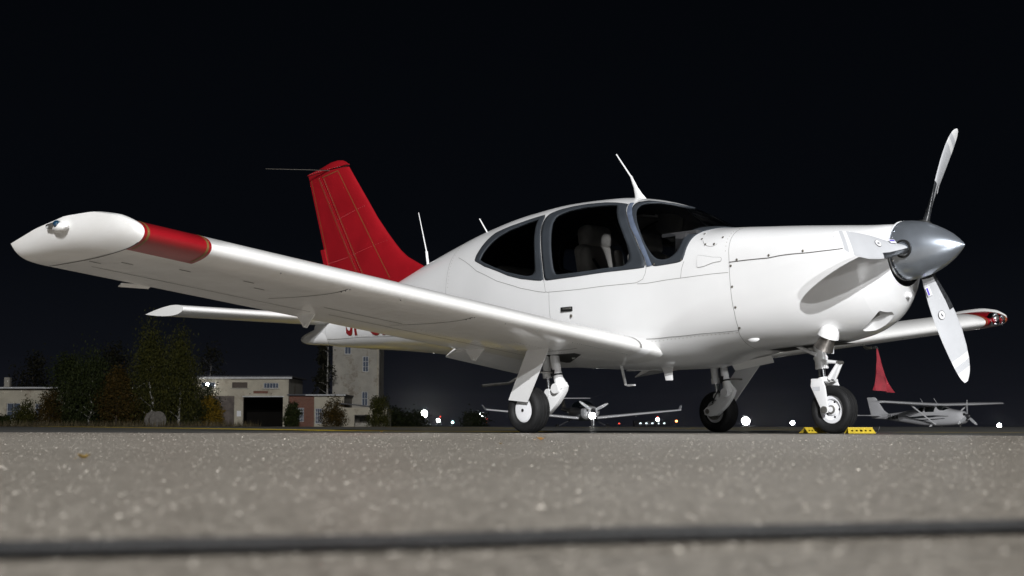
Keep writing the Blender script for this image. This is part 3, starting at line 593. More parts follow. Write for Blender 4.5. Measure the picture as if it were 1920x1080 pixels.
for sg, side in ((-1, 's'), (1, 'p')):
    ys = list(np.linspace(.45, 4.30, 24)); b = MB(); b.loft([wsec(-y) for y in ys]+[wsec(-4.30)], cap=True)
    wg = (b if sg < 0 else b.mirror()).build('wing', M['white_wing'], AC, ang=50); WINGS[side] = wg
    # red leading-edge bay: the nose 40 percent is red, the rest white
    b = MB(); b.loft([wsec(-y) for y in np.linspace(4.30, 4.72, 5)], cap=False)
    n = len(FO)
    for fi in range(len(b.f)):
        j = fi % n; u = (FO[j, 0]+FO[(j+1) % n, 0])/2; b.m[fi] = 1 if u < (.30 if j < 39 else .17) else 0
    (b if sg < 0 else b.mirror()).build('wing_outer_bay', [M['white_wing'], M['red']], AC, ang=50)
    for y in (4.325, 4.695):
        b = MB()
        k = [j for j in range(n) if FO[j, 0] < (.30 if j < 39 else .17)]
        A = [wing_pt(FO[j, 0], FO[j, 1], -y+.007) for j in k]; B_ = [wing_pt(FO[j, 0], FO[j, 1], -y-.007) for j in k]
        ctr = wing_pt(.2, .01, -y); off = lambda p: p+(p-ctr)/np.linalg.norm(p-ctr)*.0025
        b.add([off(p) for p in A]+[off(p) for p in B_], [(i, i+1, len(k)+i+1, len(k)+i) for i in range(len(k)-1)])
        (b if sg < 0 else b.mirror()).build('gold_pinstripe', M['gold'], wg)
    # upswept moulded tip
    rings = []
    Q = np.linspace(0, 1, 11); ring0 = [wing_pt(u, h, -4.72) for u, h in FO]
    for q in Q:
        r = []
        for j, (u, h) in enumerate(FO):
            p0 = ring0[j]; e_ = edge_at(u); lower = j > 39
            if lower:
                bul = math.sin(PI*q)*(.032*math.sin(PI*min(1, u))**.6+.040*u**2); p = p0*(1-q)+e_*q; p = p+np.array([0, -bul, -bul*.55])
            else:
                p = p0*(1-q)+e_*q; k = math.sin(PI*min(1, max(0, u)))**.5; p = p+np.array([0, 0, .022*math.sin(PI*q)*k])
            r.append(tuple(p))
        rings.append(r)
    b = MB().loft(rings, cap=False); (b if sg < 0 else b.mirror()).build('wing_tip', M['white_wing'], AC, ang=45)
    # gap between tip and wing, below
    def wseam(A, B_):
        b = MB().add(A+B_, [(i, i+1, len(A)+i+1, len(A)+i) for i in range(len(A)-1)]); (b if sg < 0 else b.mirror()).build('panel_seam', M['seam_dark'], wg, recalc=False)
    xs_ = np.linspace(.70, -.44, 30); wseam([low(x, -4.717, .0015) for x in xs_], [low(x, -4.725, .0015) for x in xs_])
    for yy, x0, x1 in ((2.28, .70, .0), (3.30, .70, .05), (1.15, .55, .2)):
        xs_ = np.linspace(x0, x1, 16); k = np.linspace(0, .16 if yy != 1.15 else .02, 16)
        wseam([low(x, -(yy+q), .0015) for x, q in zip(xs_, k)], [low(x, -(yy+q)-.007, .0015) for x, q in zip(xs_, k)])
    for x, y0, y1 in ((-.08, .72, 2.9), (-.12, 3.02, 4.6), (.15, 2.45, 3.1)):
        ys_ = np.linspace(y0, y1, 14); wseam([low(x, -y, .0015) for y in ys_], [low(x-.008, -y, .0015) for y in ys_])
    for x, y in ((.22, 4.5), (.36, 4.2), (.42, 3.8), (.3, 3.65), (.05, 4.62)):
        wseam([low(x, -y, .002), low(x, -y-.075, .002)], [low(x-.012, -y, .002), low(x-.012, -y-.075, .002)])
    # rivets along the lower nose at the root
    b = MB()
    for y in np.linspace(.74, 1.30, 26): p = low(.655, -y, 0); b.ball(p, .0045, 6)
    for y in np.linspace(.74, 1.6, 30): p = low(.33, -y, 0); b.ball(p, .003, 6)
    for y in np.linspace(.8, 2.2, 36): p = low(.05, -y, 0); b.ball(p, .003, 6)
    for y0 in (2.27, 3.29):
        for i in range(3): p = low(.70-.03*i, -y0-.01*i, 0); b.ball(p, .006, 6)
    for y in (3.8, 2.9, 2.0, 1.7): p = low(.71, -y, 0); b.ball(p, .006, 6)
    rv = (b if sg < 0 else b.mirror()).build('rivets', M['chrome'], wg); rv['kind'] = 'stuff'
    # hinge brackets, trim tab, lowered inboard flap
    for y in (1.42, 2.95):
        b = MB(); x0 = -.16; q = low(x0, -y); q2 = low(x0-.24, -y)
        b.add([(x0, -y-.004, q[2]+.01), (x0-.24, -y-.004, q2[2]+.01), (x0-.15, -y-.004, q2[2]-.085), (x0-.11, -y-.004, q2[2]-.095)], [(0, 1, 2, 3)])
        b.add([(x0, -y+.004, q[2]+.01), (x0-.24, -y+.004, q2[2]+.01), (x0-.15, -y+.004, q2[2]-.085), (x0-.11, -y+.004, q2[2]-.095)], [(0, 3, 2, 1)])
        b.add(b.v[:], [(0, 4, 5, 1), (1, 5, 6, 2), (2, 6, 7, 3), (3, 7, 4, 0)])
        b.tube([(x0-.13, -y-.012, q2[2]-.078), (x0-.13, -y+.012, q2[2]-.078)], .012, 10)
        (b if sg < 0 else b.mirror()).build('hinge_bracket', M['white_wing'], AC, smooth=False)
    b = MB(); z1 = low(-.45, -4.13)[2]; b.box((-.478, -4.13, z1-.010), (.05, .21, .006), Matrix.Rotation(-.35, 3, 'Y')); (b if sg < 0 else b.mirror()).build('trim_tab', M['white_wing'], AC, smooth=False)
    b = MB(); R_ = []
    for y in (.70, 1.45):
        ph = low(-.30, -y); x, z = ph[0], ph[2]+.02; dz = .02*(y-.7)/.75
        R_.append([(x, -y, z+.03), (x-.10, -y, z+.035), (x-.285, -y, z-.085+dz), (x-.29, -y, z-.095+dz), (x-.10, -y, z-.035), (x, -y, z-.01)])
    b.loft(R_); (b if sg < 0 else b.mirror()).build('flap', M['white_wing'], AC, smooth=False)
    # root fairing
    b = MB(); rr = []
    for y, k in ((-.60, 1.10), (-.645, 1.05), (-.69, 1.006)):
        rr.append([tuple(wing_pt(.06, .012, y)+(wing_pt(u, h, y)-wing_pt(.06, .012, y))*k) for u, h in FO if u < .12])
    b.loft(rr, cap=False, closed=False); (b if sg < 0 else b.mirror()).build('root_fairing', M['white'], AC)
    b = MB(); k = [j for j in range(n) if FO[j, 0] < (.22 if j < 39 else .005)]
    for (y0, y1) in ((-.688, -.712),):
        ctr = wing_pt(.1, .01, y0); f_ = lambda p: p+(p-ctr)/np.linalg.norm(p-ctr)*.002
        A = [f_(wing_pt(*FO[j], y0)) for j in k]; B_ = [f_(wing_pt(*FO[j], y1)) for j in k]; b.add(A+B_, [(i, i+1, len(k)+i+1, len(k)+i) for i in range(len(k)-1)])
    (b if sg < 0 else b.mirror()).build('gap_seal', M['seam'], wg)
# wing-tip navigation light
def nav(sg, m):
    p = Vector((.10, sg*4.925, 1.200)); r = empty('navigation_light', p); r.parent = AC
    MB().ball((.05, 0, -.012), 1, 14, sc=(.085, .035, .03)).build('lamp_housing', M['white_wing'], r)
    MB().tube([(.05, sg*.012, .004), (-.03, sg*.022, 0)], [.022, .018], 14).build('lamp_body', M['steel'], r)
    MB().ball((.056, sg*.026, .004), .022, 14, sc=(1, 1, .95)).build('lamp_lens', m, r)
    MB().tube([(-.03, sg*.022, 0), (-.065, sg*.024, 0), (-.078, sg*.024, 0)], [.017, .015, .006], 12).build('tail_lens', M['clear'], r)
nav(-1, M['navblue']); nav(1, M['fabric'])
# landing light behind a clear lens in the port wing's nose
r = empty('landing_light', tuple(wing_pt(.02, .012, 4.51))); r.parent = AC
MB().lathe([(.02, 0), (.05, .025), (.062, .05), (.066, .05), (.066, .0)], (.0, -.06, 0), (1, -.1, 0), 24).build('reflector', M['chrome'], r)
MB().lathe([(.02, 0), (.04, .02), (.05, .045), (.052, .045), (.052, .0)], (.0, .075, 0), (1, -.1, 0), 24).build('reflector', M['chrome'], r)
b = MB(); ks = [j for j in range(len(FO)) if FO[j, 0] < .05]; rows = []
for y in (4.37, 4.44, 4.51, 4.58, 4.66):
    ctr = wing_pt(.05, .012, y); rows.append([tuple(wing_pt(*FO[j], y)+(wing_pt(*FO[j], y)-ctr)*.10-np.array(r.location)) for j in ks])
b.loft(rows, cap=False, closed=False).build('lens', M['clear'], r)
# pitot mast under the port wing
MB().tube([(.55, 2.52, low(.55, -2.52)[2]+.01), (.55, 2.52, .775), (.57, 2.52, .755), (.63, 2.52, .755)], [.016, .015, .014, .012], 10).build('pitot_mast', M['steel'], AC)

# ---- tail
def sfoil(n=24, t=.10):
    q = (1-np.cos(np.linspace(0, PI, n)))/2; yt = t/.2*(.2969*np.sqrt(q)-.126*q-.3516*q**2+.2843*q**3-.1036*q**4)
    return np.vstack([np.stack([q, yt], -1)[::-1], np.stack([q, -yt], -1)[1:-1]])
SF = sfoil()
zs = np.array([1.10, 1.35, 1.50, 1.588, 1.65, 1.716, 1.80, 1.942, 2.14, 2.333, 2.55, 2.72])
le = np.array([-2.35, -2.45, -2.55, -2.66, -2.83, -2.963, -3.07, -3.223, -3.42, -3.583, -3.77, -3.915])
hin = lambda z: -3.68-(z-1.64)*(.721/1.053); te = lambda z: -4.302-(z-1.77)*(.36/.964)
def fin_ring(z, a, b_, th):  # between chordwise positions
    lex, tex = np.interp(z, zs, le), te(z); R_ = []
    for q, h in SF:
        x = lex+(tex-lex)*q; R_.append((x, h*th, z))
    return R_
def fin_th(z, x):
    lex, tex = np.interp(z, zs, le), te(z); q = min(1, max(0, (lex-x)/(lex-tex))); s = SF[:24][::-1]; main = max(.3, min(1.1, 1.15-(z-1.6)*.45))
    return float(np.interp(q, s[:, 0], s[:, 1]))*1.05*main
b = MB(); R_ = []
for z in np.linspace(1.12, 2.72, 26):
    lex = float(np.interp(z, zs, le)); hx = hin(z)+.012; q = (1-np.cos(np.linspace(0, PI/2*1.0, 16)))
    X_ = [lex+(hx-lex)*t_ for t_ in q]; R_.append([(x, fin_th(z, x), z) for x in X_]+[(x, -fin_th(z, x), z) for x in X_[:0:-1]])
fin = b.loft(R_).build('tail_fin', M['red'], AC, ang=50)
b = MB(); R_ = []
for z in np.linspace(1.22, 2.715, 22):
    hx, tx = hin(z)-.012, te(z); X_ = [hx+(tx-hx)*t_ for t_ in np.linspace(0, 1, 10)]; R_.append([(x, fin_th(z, x), z) for x in X_]+[(x, -fin_th(z, x), z) for x in X_[::-1]])
rud = b.loft(R_).build('rudder', M['red'], AC, ang=50)
b = MB(); b.loft([[(te(z)-.055, .006, z), (te(z)+.02, .012, z), (te(z)+.02, -.012, z), (te(z)-.055, -.006, z)] for z in (1.32, 1.895)]).build('rudder_tab', M['red'], rud)
# moulded cap on the fin top
b = MB(); R_ = []
capz = [(-4.675, 2.722, 2.73), (-4.55, 2.722, 2.752), (-4.4, 2.722, 2.775), (-4.25, 2.728, 2.808), (-4.12, 2.735, 2.815), (-4.02, 2.738, 2.80), (-3.96, 2.742, 2.775), (-3.93, 2.745, 2.755)]
for x, z0, z1 in capz:
    w = max(.004, fin_th(2.70, x)*1.05); R_.append([(x, w, z0), (x, w*.85, z0+(z1-z0)*.6), (x, 0, z1), (x, -w*.85, z0+(z1-z0)*.6), (x, -w, z0)])
b.loft(R_, closed=True).build('fin_cap', M['red'], AC)
# pinstripes and rivet rows on the fin, both sides
b = MB(); rv = MB()
def fpath(P, w):
    for sg in (-1, 1):
        A, B_ = [], []
        for i, (x, z) in enumerate(P):
            t = Vector((P[min(i+1, len(P)-1)][0]-P[max(i-1, 0)][0], P[min(i+1, len(P)-1)][1]-P[max(i-1, 0)][1])).normalized()
            for s_, L in ((1, A), (-1, B_)):
                xx, zz = x-t.y*w/2*s_, z+t.x*w/2*s_; L.append((xx, sg*(fin_th(zz, xx)+.003), zz))
        k = len(P); MB().add(A+B_, [(i, i+1, k+i+1, k+i) for i in range(k-1)]).build('gold_pinstripe', M['gold'], fin, recalc=False)
lin = lambda p, q, n=14: [(p[0]+(q[0]-p[0])*i/(n-1), p[1]+(q[1]-p[1])*i/(n-1)) for i in range(n)]
fpath(lin((-4.06, 2.69), (-3.13, 1.50), 24), .006); fpath(lin((-4.36, 2.66), (-4.06, 2.695)), .006)
fpath([(hin(z)+.045, z) for z in np.linspace(1.3, 2.66, 24)], .005); fpath([(hin(z)-.055, z) for z in np.linspace(1.3, 2.66, 24)], .005)
fpath([(te(z)+.045, z) for z in np.linspace(1.4, 2.66, 20)], .006)
for sg in (-1, 1):
    for z in np.linspace(1.35, 2.66, 50):
        for dx in (.03, -.04): x = hin(z)+dx; rv.ball((x, sg*fin_th(z, x), z), .003, 6)
    for (p, q) in (((-4.05, 2.18), (-3.60, 2.27)), ((-3.80, 1.78), (-3.22, 1.88)), ((-4.24, 1.74), (-3.87, 1.77))):
        for i in range(16): x = p[0]+(q[0]-p[0])*i/15; z = p[1]+(q[1]-p[1])*i/15; rv.ball((x, sg*fin_th(z, x), z), .003, 6)
    for i in range(14): x = -4.62+.045*i; rv.ball((x, sg*fin_th(2.70, x), 2.735), .004, 6)
rvo = rv.build('rivets', M['rivred'], fin); rvo['kind'] = 'stuff'
# stabilator
for sg in (-1, 1):
    b = MB(); R_ = []
    for y in (.04, .5, 1.0, 1.5, 1.79, 1.825): R_.append([(-4.0-.735*u, -y, 1.152+.735*h-.012*u) for u, h in sfoil(24, .135)])
    st = (b.loft(R_) if sg < 0 else b.loft(R_).mirror()).build('stabilator', M['white_wing'], AC, ang=50)
    b = MB(); b.tube([(-4.735, -1.80, 1.145), (-4.80, -1.81, 1.142)], .003, 6); (b if sg < 0 else b.mirror()).build('static_wick', M['black'], st)
    b = MB()
    for y in np.linspace(.3, 1.8, 40): b.ball((-4.18, -y, 1.152+.735*.0635), .003, 5)
    q = (b if sg < 0 else b.mirror()).build('rivets', M['chrome'], st); q['kind'] = 'stuff'
    b = MB(); b.tube([(-4.19, -.01, 2.715), (-4.42, -.13, 2.742), (-4.87, -.40, 2.78)], [.007, .006, .004], 8); (b if sg < 0 else b.mirror()).build('whip_antenna', M['chrome'], AC)
TCN = np.array([(-4.74,.985,.955,.012,.97,2,2),(-4.70,1.005,.935,.035,.97,2,2),(-4.6,1.035,.912,.062,.97,2,2.2),(-4.40,1.075,.897,.080,.98,2.1,2.2),(-4.20,1.10,.886,.100,1.0,2.2,2.2),(-4.05,1.10,.885,.108,1.02,2.2,2.2)])
b = MB(); xs_ = np.linspace(-4.74, -4.05, 24); ts_ = np.linspace(0, 2*PI, 48, endpoint=False)
b.loft([S(np.full(48, x), ts_, TCN).tolist() for x in xs_]).build('tail_cone', M['white'], AC)
# ---- antennas
def blade_ant(name, p, q, c0, c1, w, m='white'):
    b = MB(); p, q = Vector(p), Vector(q); R_ = []
    for k in (0, .25, .5, 1):
        c = c0+(c1-c0)*(1-(1-k)**2.2); o = p.lerp(q, k); R_.append([(o.x+c*.5*math.cos(a), o.y+w*(1-.75*k)*.5*math.sin(a), o.z) for a in np.linspace(0, 2*PI, 12, endpoint=False)])
    return b.loft(R_).build(name, M[m], AC)
blade_ant('roof_antenna', (.14, 0, 1.885), (.03, 0, 2.10), .13, .022, .03)
MB().tube([(.03, 0, 2.095), (-.13, 0, 2.30)], [.007, .005], 8).build('antenna_rod', M['bladew'], AC)
MB().tube([(-1.72, 0, 1.755), (-1.735, 0, 1.79), (-1.86, 0, 1.95)], [.014, .007, .005], 8).build('whip_antenna', M['bladew'], AC)
MB().tube([(-2.60, 0, 1.54), (-2.635, 0, 1.72)], [.014, .012], 10).tube([(-2.635, 0, 1.72), (-2.76, 0, 2.11)], [.006, .003], 8).build('whip_antenna', M['bladew'], AC)
blade_ant('belly_antenna', (.58, -.2, .515), (.60, -.2, .405), .13, .075, .014)
MB().tube([(.19, -.3, .53), (.235, -.3, .375), (.27, -.3, .37), (.335, -.3, .373)], [.012, .011, .010, .007], 8).build('belly_antenna', M['white'], AC)
# boarding step behind the wing
MB().tube([(-.55, -.42, .60), (-.66, -.72, .40), (-.70, -.98, .375)], .012, 8).build('boarding_step', M['steel'], AC)
# nose-gear doors
for sg in (1,):
    b = MB().add([(.92, sg*.16, .53), (1.30, sg*.16, .585), (1.30, sg*.185, .53), (.93, sg*.19, .48), (.92, sg*.168, .53), (1.30, sg*.168, .585), (1.30, sg*.193, .53), (.93, sg*.198, .48)],
        [(0, 1, 2, 3), (7, 6, 5, 4), (0, 4, 5, 1), (1, 5, 6, 2), (2, 6, 7, 3), (3, 7, 4, 0)])
    b.build('nose_gear_door', M['white_wing'], AC, smooth=False)

# ---- wheels and legs
def tyre_prof(R, w, rr):
    pr = []; sq = .16
    for a in np.linspace(-PI/2-.75, PI/2+.75, 110):
        s, c = math.sin(a), math.cos(a); hh = (R-rr)/2
        pr.append(((R+rr)/2+hh*np.sign(c)*abs(c)**.78, w/2*np.sign(s)*abs(s)**.85))
    out = []
    for r, h in pr:
        if r > R-.022:
            for g_ in (-.30*w, -.10*w, .10*w, .30*w):
                if abs(h-g_) < .0028: r -= .006
        out.append((r, h))
    return out
def flat(b, z0=.0):
    b.v = [(x, y, max(z, z0+.0005+.12*(z-z0) if z < z0+.004 else z)) for x, y, z in b.v]; return b
def wheel(parent, c, R, w, rr, face):
    """face: +1 or -1, the side of the wheel with the cover"""
    W_ = empty('wheel', c); W_.parent = parent
    b = MB().lathe(tyre_prof(R, w, rr), (0, 0, 0), (0, 1, 0), 64, close=True)
    for gy in (-.26*w, -.02*w, .26*w): pass
    b.build('tyre', M['rubber'], W_, ang=50)
    return W_
MG = {}
for sg in (-1, 1):
    Gt = empty('main_gear', (0, sg*1.12, 0)); Gt.parent = AC; MG[sg] = Gt
    wr = wheel(Gt, (0, 0, .1775), .1785, .155, .088, sg)
    rim = MB(); f = sg
    rim.lathe([(.095, -.05), (.088, -.03), (.05, -.028), (.05, .03), (.088, .035), (.095, .05)], (0, 0, 0), (0, 1, 0), 40); rim.build('rim', M['sticker'], wr)
    MB().lathe([(.091, 0), (.088, .006), (.05, .009), (1e-5, .010)], (0, f*.048, 0), (0, f, 0), 48).build('wheel_cover', M['sticker'], wr)
    MB().lathe([(.012, 0), (.012, .004), (1e-5, .004)], (-.005, f*.058, -.005), (0, f, 0), 10).build('valve_cap', M['black'], wr)
    MB().lathe([(.07, 0), (.07, .02), (1e-5, .02)], (0, -f*.05, 0), (0, -f, 0), 32).build('brake_disc', M['steel'], wr)
    yl = -sg*.125   # leg stands inboard of the wheel
    leg = MB(); leg.tube([(.13, yl, .70), (.155, yl, .56), (.175, yl, .47)], [.036, .036, .036], 20)
    leg.tube([(.175, yl, .475), (.195, yl, .41), (.22, yl, .36), (.24, yl, .325)], [.033, .037, .048, .042], 20)
    lo_ = leg.build('leg', M['white'], Gt)
    MB().tube([(.205, yl-.055, .335), (.205, yl+.055, .335)], .038, 18).build('knuckle', M['white'], lo_)
    # trailing arm down to the axle
    prof = [(.285, .352), (.262, .30), (.20, .225), (.10, .145), (.02, .135), (-.035, .15), (-.045, .19), (-.015, .215), (.06, .24), (.13, .305), (.20, .375), (.262, .385)]
    b = MB(); yy = (yl-.022*1, yl+.022)
    V_ = [(x, y, z) for y in yy for x, z in prof]; k = len(prof)
    b.add(V_, [tuple(range(k)), tuple(range(2*k-1, k-1, -1))]+[(i, k+i, k+(i+1) % k, (i+1) % k) for i in range(k)])
    arm = b.build('trailing_arm', M['white'], Gt, bevel=.006)
    MB().tube([(0, yl-sg*.03, .1775), (0, 0, .1775)], .019, 14).build('axle', M['steel'], arm)
    MB().lathe([(.020, 0), (.020, .004), (1e-5, .004)], (-.003, yl-sg*.023, .18), (0, -sg, 0), 14).build('axle_cap', M['black'], arm)
    # shock absorber behind the leg
    b = MB(); b.tube([(.05, yl, .62), (.07, yl, .46)], .030, 16); b.tube([(.07, yl, .46), (.076, yl, .415)], .036, 16); b.build('shock_absorber', M['white'], Gt)
    b = MB(); b.tube([(.076, yl, .42), (.09, yl, .31)], .015, 12); b.build('shock_rod', M['chrome'], Gt)
    MB().lathe([(.030, -.025), (.030, .025)], (.095, yl, .305), (0, 1, 0), 20).build('shock_eye', M['white'], Gt)
    MB().tube([(.15, yl-.0, .455), (.185, yl, .452)], .043, 16).lathe([(.041, 0), (.041, .014)], (.181, yl, .445), (.2, 0, -1), 18).lathe([(.041, 0), (.041, .014)], (.148, yl, .60), (.2, 0, -1), 18).build('leg_clamp', M['black'], lo_)
    MB().tube([(.15, yl-sg*.045, .58), (.17, yl-sg*.05, .45), (.15, yl-sg*.05, .36), (.11, yl-sg*.05, .31), (.06, yl-sg*.03, .25)], .006, 8).build('brake_hose', M['black'], Gt)
    MB().box((.10, yl, .655), (.20, .05, .05)).tube([(.16, yl-.04, .645), (.16, yl+.04, .645)], .028, 14).tube([(.22, yl, .66), (.36, yl*1.6, .655)], .016, 10).build('retract_link', M['steel'], Gt, bevel=.006)
    # gear door plate carried outboard of the leg
    yo = sg*.115
    Q = [(.19, .655), (.375, .655), (.36, .60), (.08, .232), (-.125, .25), (.13, .60)]
    V_ = [(x, yo+dy+sg*(.06*(z-.25)/.4-.02), z) for dy in (0, .006) for x, z in Q]; k = 6
    b = MB().add(V_, [tuple(range(k)), tuple(range(2*k-1, k-1, -1))]+[(i, k+i, k+(i+1) % k, (i+1) % k) for i in range(k)])
    dr = b.build('gear_door', M['white'], Gt, smooth=False)
    MB().tube([(.17, yl+sg*.03, .455), (.165, yo, .455)], .008, 8).build('door_rod', M['steel'], dr)
    # open wheel well seen as a dark slot in the skin
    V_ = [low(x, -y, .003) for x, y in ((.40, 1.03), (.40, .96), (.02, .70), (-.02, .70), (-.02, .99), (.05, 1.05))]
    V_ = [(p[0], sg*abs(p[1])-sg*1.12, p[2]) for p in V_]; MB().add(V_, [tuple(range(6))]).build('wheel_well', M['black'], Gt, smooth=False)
NG = empty('nose_gear', (1.962, 0, 0)); NG.parent = AC
wr = wheel(NG, (0, 0, .171), .172, .13, .095, -1)
for f in (-1, 1):
    MB().lathe([(.100, .02), (.098, .034), (.075, .036), (.068, .020), (.045, .012), (.040, .030), (.022, .034), (.020, .05), (1e-5, .05)], (0, 0, 0), (0, f, 0), 40).build('rim', M['sticker'], wr)
    MB().lathe([(.030, .03), (.030, .045), (.018, .048), (1e-5, .048)], (0, 0, 0), (0, f, 0), 20).build('hub', M['steel'], wr)
    # the hub face has open slots
    for i in range(5):
        a = 2*PI*i/5; MB().lathe([(.009, 0), (.009, .004), (1e-5, .004)], (.055*math.cos(a), f*.016, .055*math.sin(a)), (0, f, 0), 8).build('rim_slot', M['black'], wr)
sx_ = -.095
st = MB().tube([(-.125, 0, .70), (-.105, 0, .53)], .044, 22).tube([(-.108, 0, .545), (-.10, 0, .515), (-.096, 0, .46)], [.050, .047, .047], 22); st = st.build('strut', M['white'], NG)
MB().tube([(-.096, 0, .47), (-.082, 0, .36)], .029, 20).build('oleo', M['chrome'], NG)
MB().lathe([(.049, 0), (.049, .012)], (-.097, 0, .475), (.1, 0, -1), 22).lathe([(.052, 0), (.052, .014)], (-.107, 0, .545), (.1, 0, -1), 22).build('collar', M['white'], st)
# fork
for f in (-1, 1):
    prof = [(-.125, .372), (-.03, .372), (-.012, .33), (.012, .17), (.004, .148), (-.018, .14), (-.04, .15), (-.055, .19), (-.13, .335)]
    k = len(prof); V_ = [(x, f*(.080+dy), z) for dy in (0, .016) for x, z in prof]
    MB().add(V_, [tuple(range(k)), tuple(range(2*k-1, k-1, -1))]+[(i, k+i, k+(i+1) % k, (i+1) % k) for i in range(k)]).build('fork', M['white'], NG, bevel=.004)
    MB().lathe([(.026, 0), (.026, .01), (.012, .012), (1e-5, .012)], (-.018, f*.095, .168), (0, f, 0), 18).build('axle_nut', M['steel'], NG)
MB().box((-.078, 0, .378), (.10, .19, .022)).tube([(-.085, 0, .40), (-.08, 0, .355)], .042, 18).build('fork_crown', M['white'], NG, bevel=.008)
MB().tube([(-.02, -.10, .168), (-.02, .10, .168)], .012, 12).build('axle', M['steel'], NG)
MB().add([(-.10+x, -.097, .30+z) for x, z in ((-.01, 0), (.05, .002), (.05, .032), (-.01, .03))], [(0, 1, 2, 3)]).build('data_plate', M['blade'], NG, smooth=False)
# torque links in front
for f in (-1, 1):
    MB().tube([(-.09, f*.028, .515), (.055, f*.018, .50)], [.014, .011], 8).build('torque_link', M['white'], NG)
    MB().tube([(.055, f*.018, .50), (-.02, f*.030, .385)], [.012, .017], 8).build('torque_link', M['white'], NG)
b = MB().add([(.05, y, z) for y in (-.014, .014) for z in (.49,)]+[(-.03, y, .385) for y in (-.03, .03)]+[(-.005, y, .385) for y in (-.03, .03)], [(0, 1, 3, 2), (0, 1, 5, 4), (0, 4, 2), (1, 3, 5)]); b.build('torque_link', M['white'], NG, smooth=False)
MB().tube([(.055, -.03, .50), (.055, .03, .50)], .013, 10).build('link_pin', M['steel'], NG)
for f in (-1, 1): MB().tube([(-.11, f*.05, .56), (-.28, f*.075, .64), (-.42, f*.08, .64)], .014, 8).build('drag_brace', M['white'], NG)
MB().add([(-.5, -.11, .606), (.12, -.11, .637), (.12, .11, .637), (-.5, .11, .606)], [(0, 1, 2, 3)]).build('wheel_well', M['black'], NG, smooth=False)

# ---- seats
def seat(x, y, z, hr=True, w=.44):
    r = empty('seat', (x, y, z)); r.parent = AC
    def cush(c, d, R=None, bev=.05):
        b = MB().box(c, d, R); return b
    Rt = Matrix.Rotation(-.22, 3, 'Y')
    def pad(nm, c, d, Rm):
        o = MB().box((0, 0, 0), d, None).build(nm, M['leather'], r); o.location = c; o.rotation_euler = (0, Rm, 0)
        md = o.modifiers.new('b', 'BEVEL'); md.width = min(d)*.42; md.segments = 5; return o
    pad('seat_cushion', (.22, 0, .12), (.50, w, .14), -.08); bk = pad('backrest', (-.05, 0, .40), (.13, w, .58), -.2)
    for f in (-1, 1): q = pad('side_bolster', (-.01, f*w*.40, .40), (.13, .08, .52), -.2)
    if hr:
        pad('headrest', (-.115, 0, .755), (.15, .31, .19), -.12)
        MB().tube([(-.10, -.07, .62), (-.115, -.07, .74)], .008, 8).build('headrest_post', M['chrome'], r); MB().tube([(-.10, .07, .62), (-.115, .07, .74)], .008, 8).build('headrest_post', M['chrome'], r)
    MB().tube([(-.13, -.19, .62), (.03, -.16, .55), (.10, -.05, .35), (.15, .12, .2)], .012, 6).build('seat_belt', M['black'], r)
seat(.03, -.31, .815); seat(.03, .31, .815); seat(-.92, -.30, .72, False, .5); seat(-.92, .30, .72, False, .5)

# ------------------------------------------------------------------ small things round the aircraft
def chock(loc, rz, label):
    r = empty('wheel_chock', loc, rz); tag(r, label, 'chock', 'wheel chocks at the nose wheel')
    L, H, D = .195, .037, .042
    for f in (1, -1):
        # sloped plate with five holes
        C_ = [(-L/2, 0), (L/2, 0), (L/2-.01, 1), (-L/2+.01, 1)]; Hs = []
        for i in range(5):
            cx, rr_ = -.064+.032*i, .0088+(.0025 if i == 2 else 0); Hs.append([(cx+rr_*math.cos(a), .5+rr_/.0602*math.sin(a)) for a in np.linspace(0, 2*PI, 14, endpoint=False)])
        V2, F2 = cdt([], [C_]+Hs); cen = np.array([V2[list(q)].mean(0) for q in F2]); ok = np.ones(len(F2), bool)
        for h in Hs: ok &= ~inside(cen, np.array(h))
        b = MB(); P = [(u, f*(-D)*(1-v)-f*.004, .0035+v*H) for u, v in V2]; P2 = [(u, f*(-D)*(1-v)+f*.0005, .0035+v*H) for u, v in V2]
        F3 = [q for q, k in zip(F2, ok) if k]; b.add(P, F3); b.add(P2, F3); b.build('side_plate', M['yellow'], r, smooth=False)
    MB().box((0, 0, .0055+H), (L-.02, .014, .005)).build('top_edge', M['yellow'], r, smooth=False)
    MB().tube([(L/2-.01, .0, .02), (L/2+.03, .01, .012), (L/2+.045, .02, .03), (L/2+.05, .02, .05)], .004, 6).build('rope', M['black'], r)
    return r
chock((2.245, -.115, .001), PI/2-.62, 'yellow perforated metal chock with five holes, ahead of the nose wheel'); 
chock((1.775, .0, .001), PI/2-.10, 'yellow perforated metal chock tucked behind the nose wheel')
# streamer hanging from the covered pitot
PS = empty('pitot_streamer', (.64, 2.53, .755)); tag(PS, 'red warning streamer hanging from the pitot cover under the far wing', 'streamer')
MB().tube([(-.05, 0, 0), (.03, 0, 0)], .017, 12).build('pitot_cover', M['black'], PS)
MB().lathe([(.011, -.002), (.014, 0), (.011, .002), (.008, 0)], (.035, 0, -.004), (0, 1, .2), 14, close=True).build('ring', M['chrome'], PS)
def ribbon(name, m, z0, z1, off, wk=1.):
    b = MB(); n = 22; rows = []
    for i in range(n):
        k = i/(n-1); z = z0+(z1-z0)*k; q = (-z)/.40; w = (.012+.215*q)*wk; rows.append([(.035+off+.035*q*math.sin(4*q+j*9.0)+.35*w*(j-.5)*.6, .02*q+.05*q*q+w*(j-.35)+.006*math.sin(9*q+3*j), z+.02*(1-j)*q) for j in np.linspace(0, 1, 7)])
    return b.loft(rows, cap=False, closed=False).build(name, m, PS)
ribbon('streamer_cloth', M['fabric'], -.008, -.40, 0)
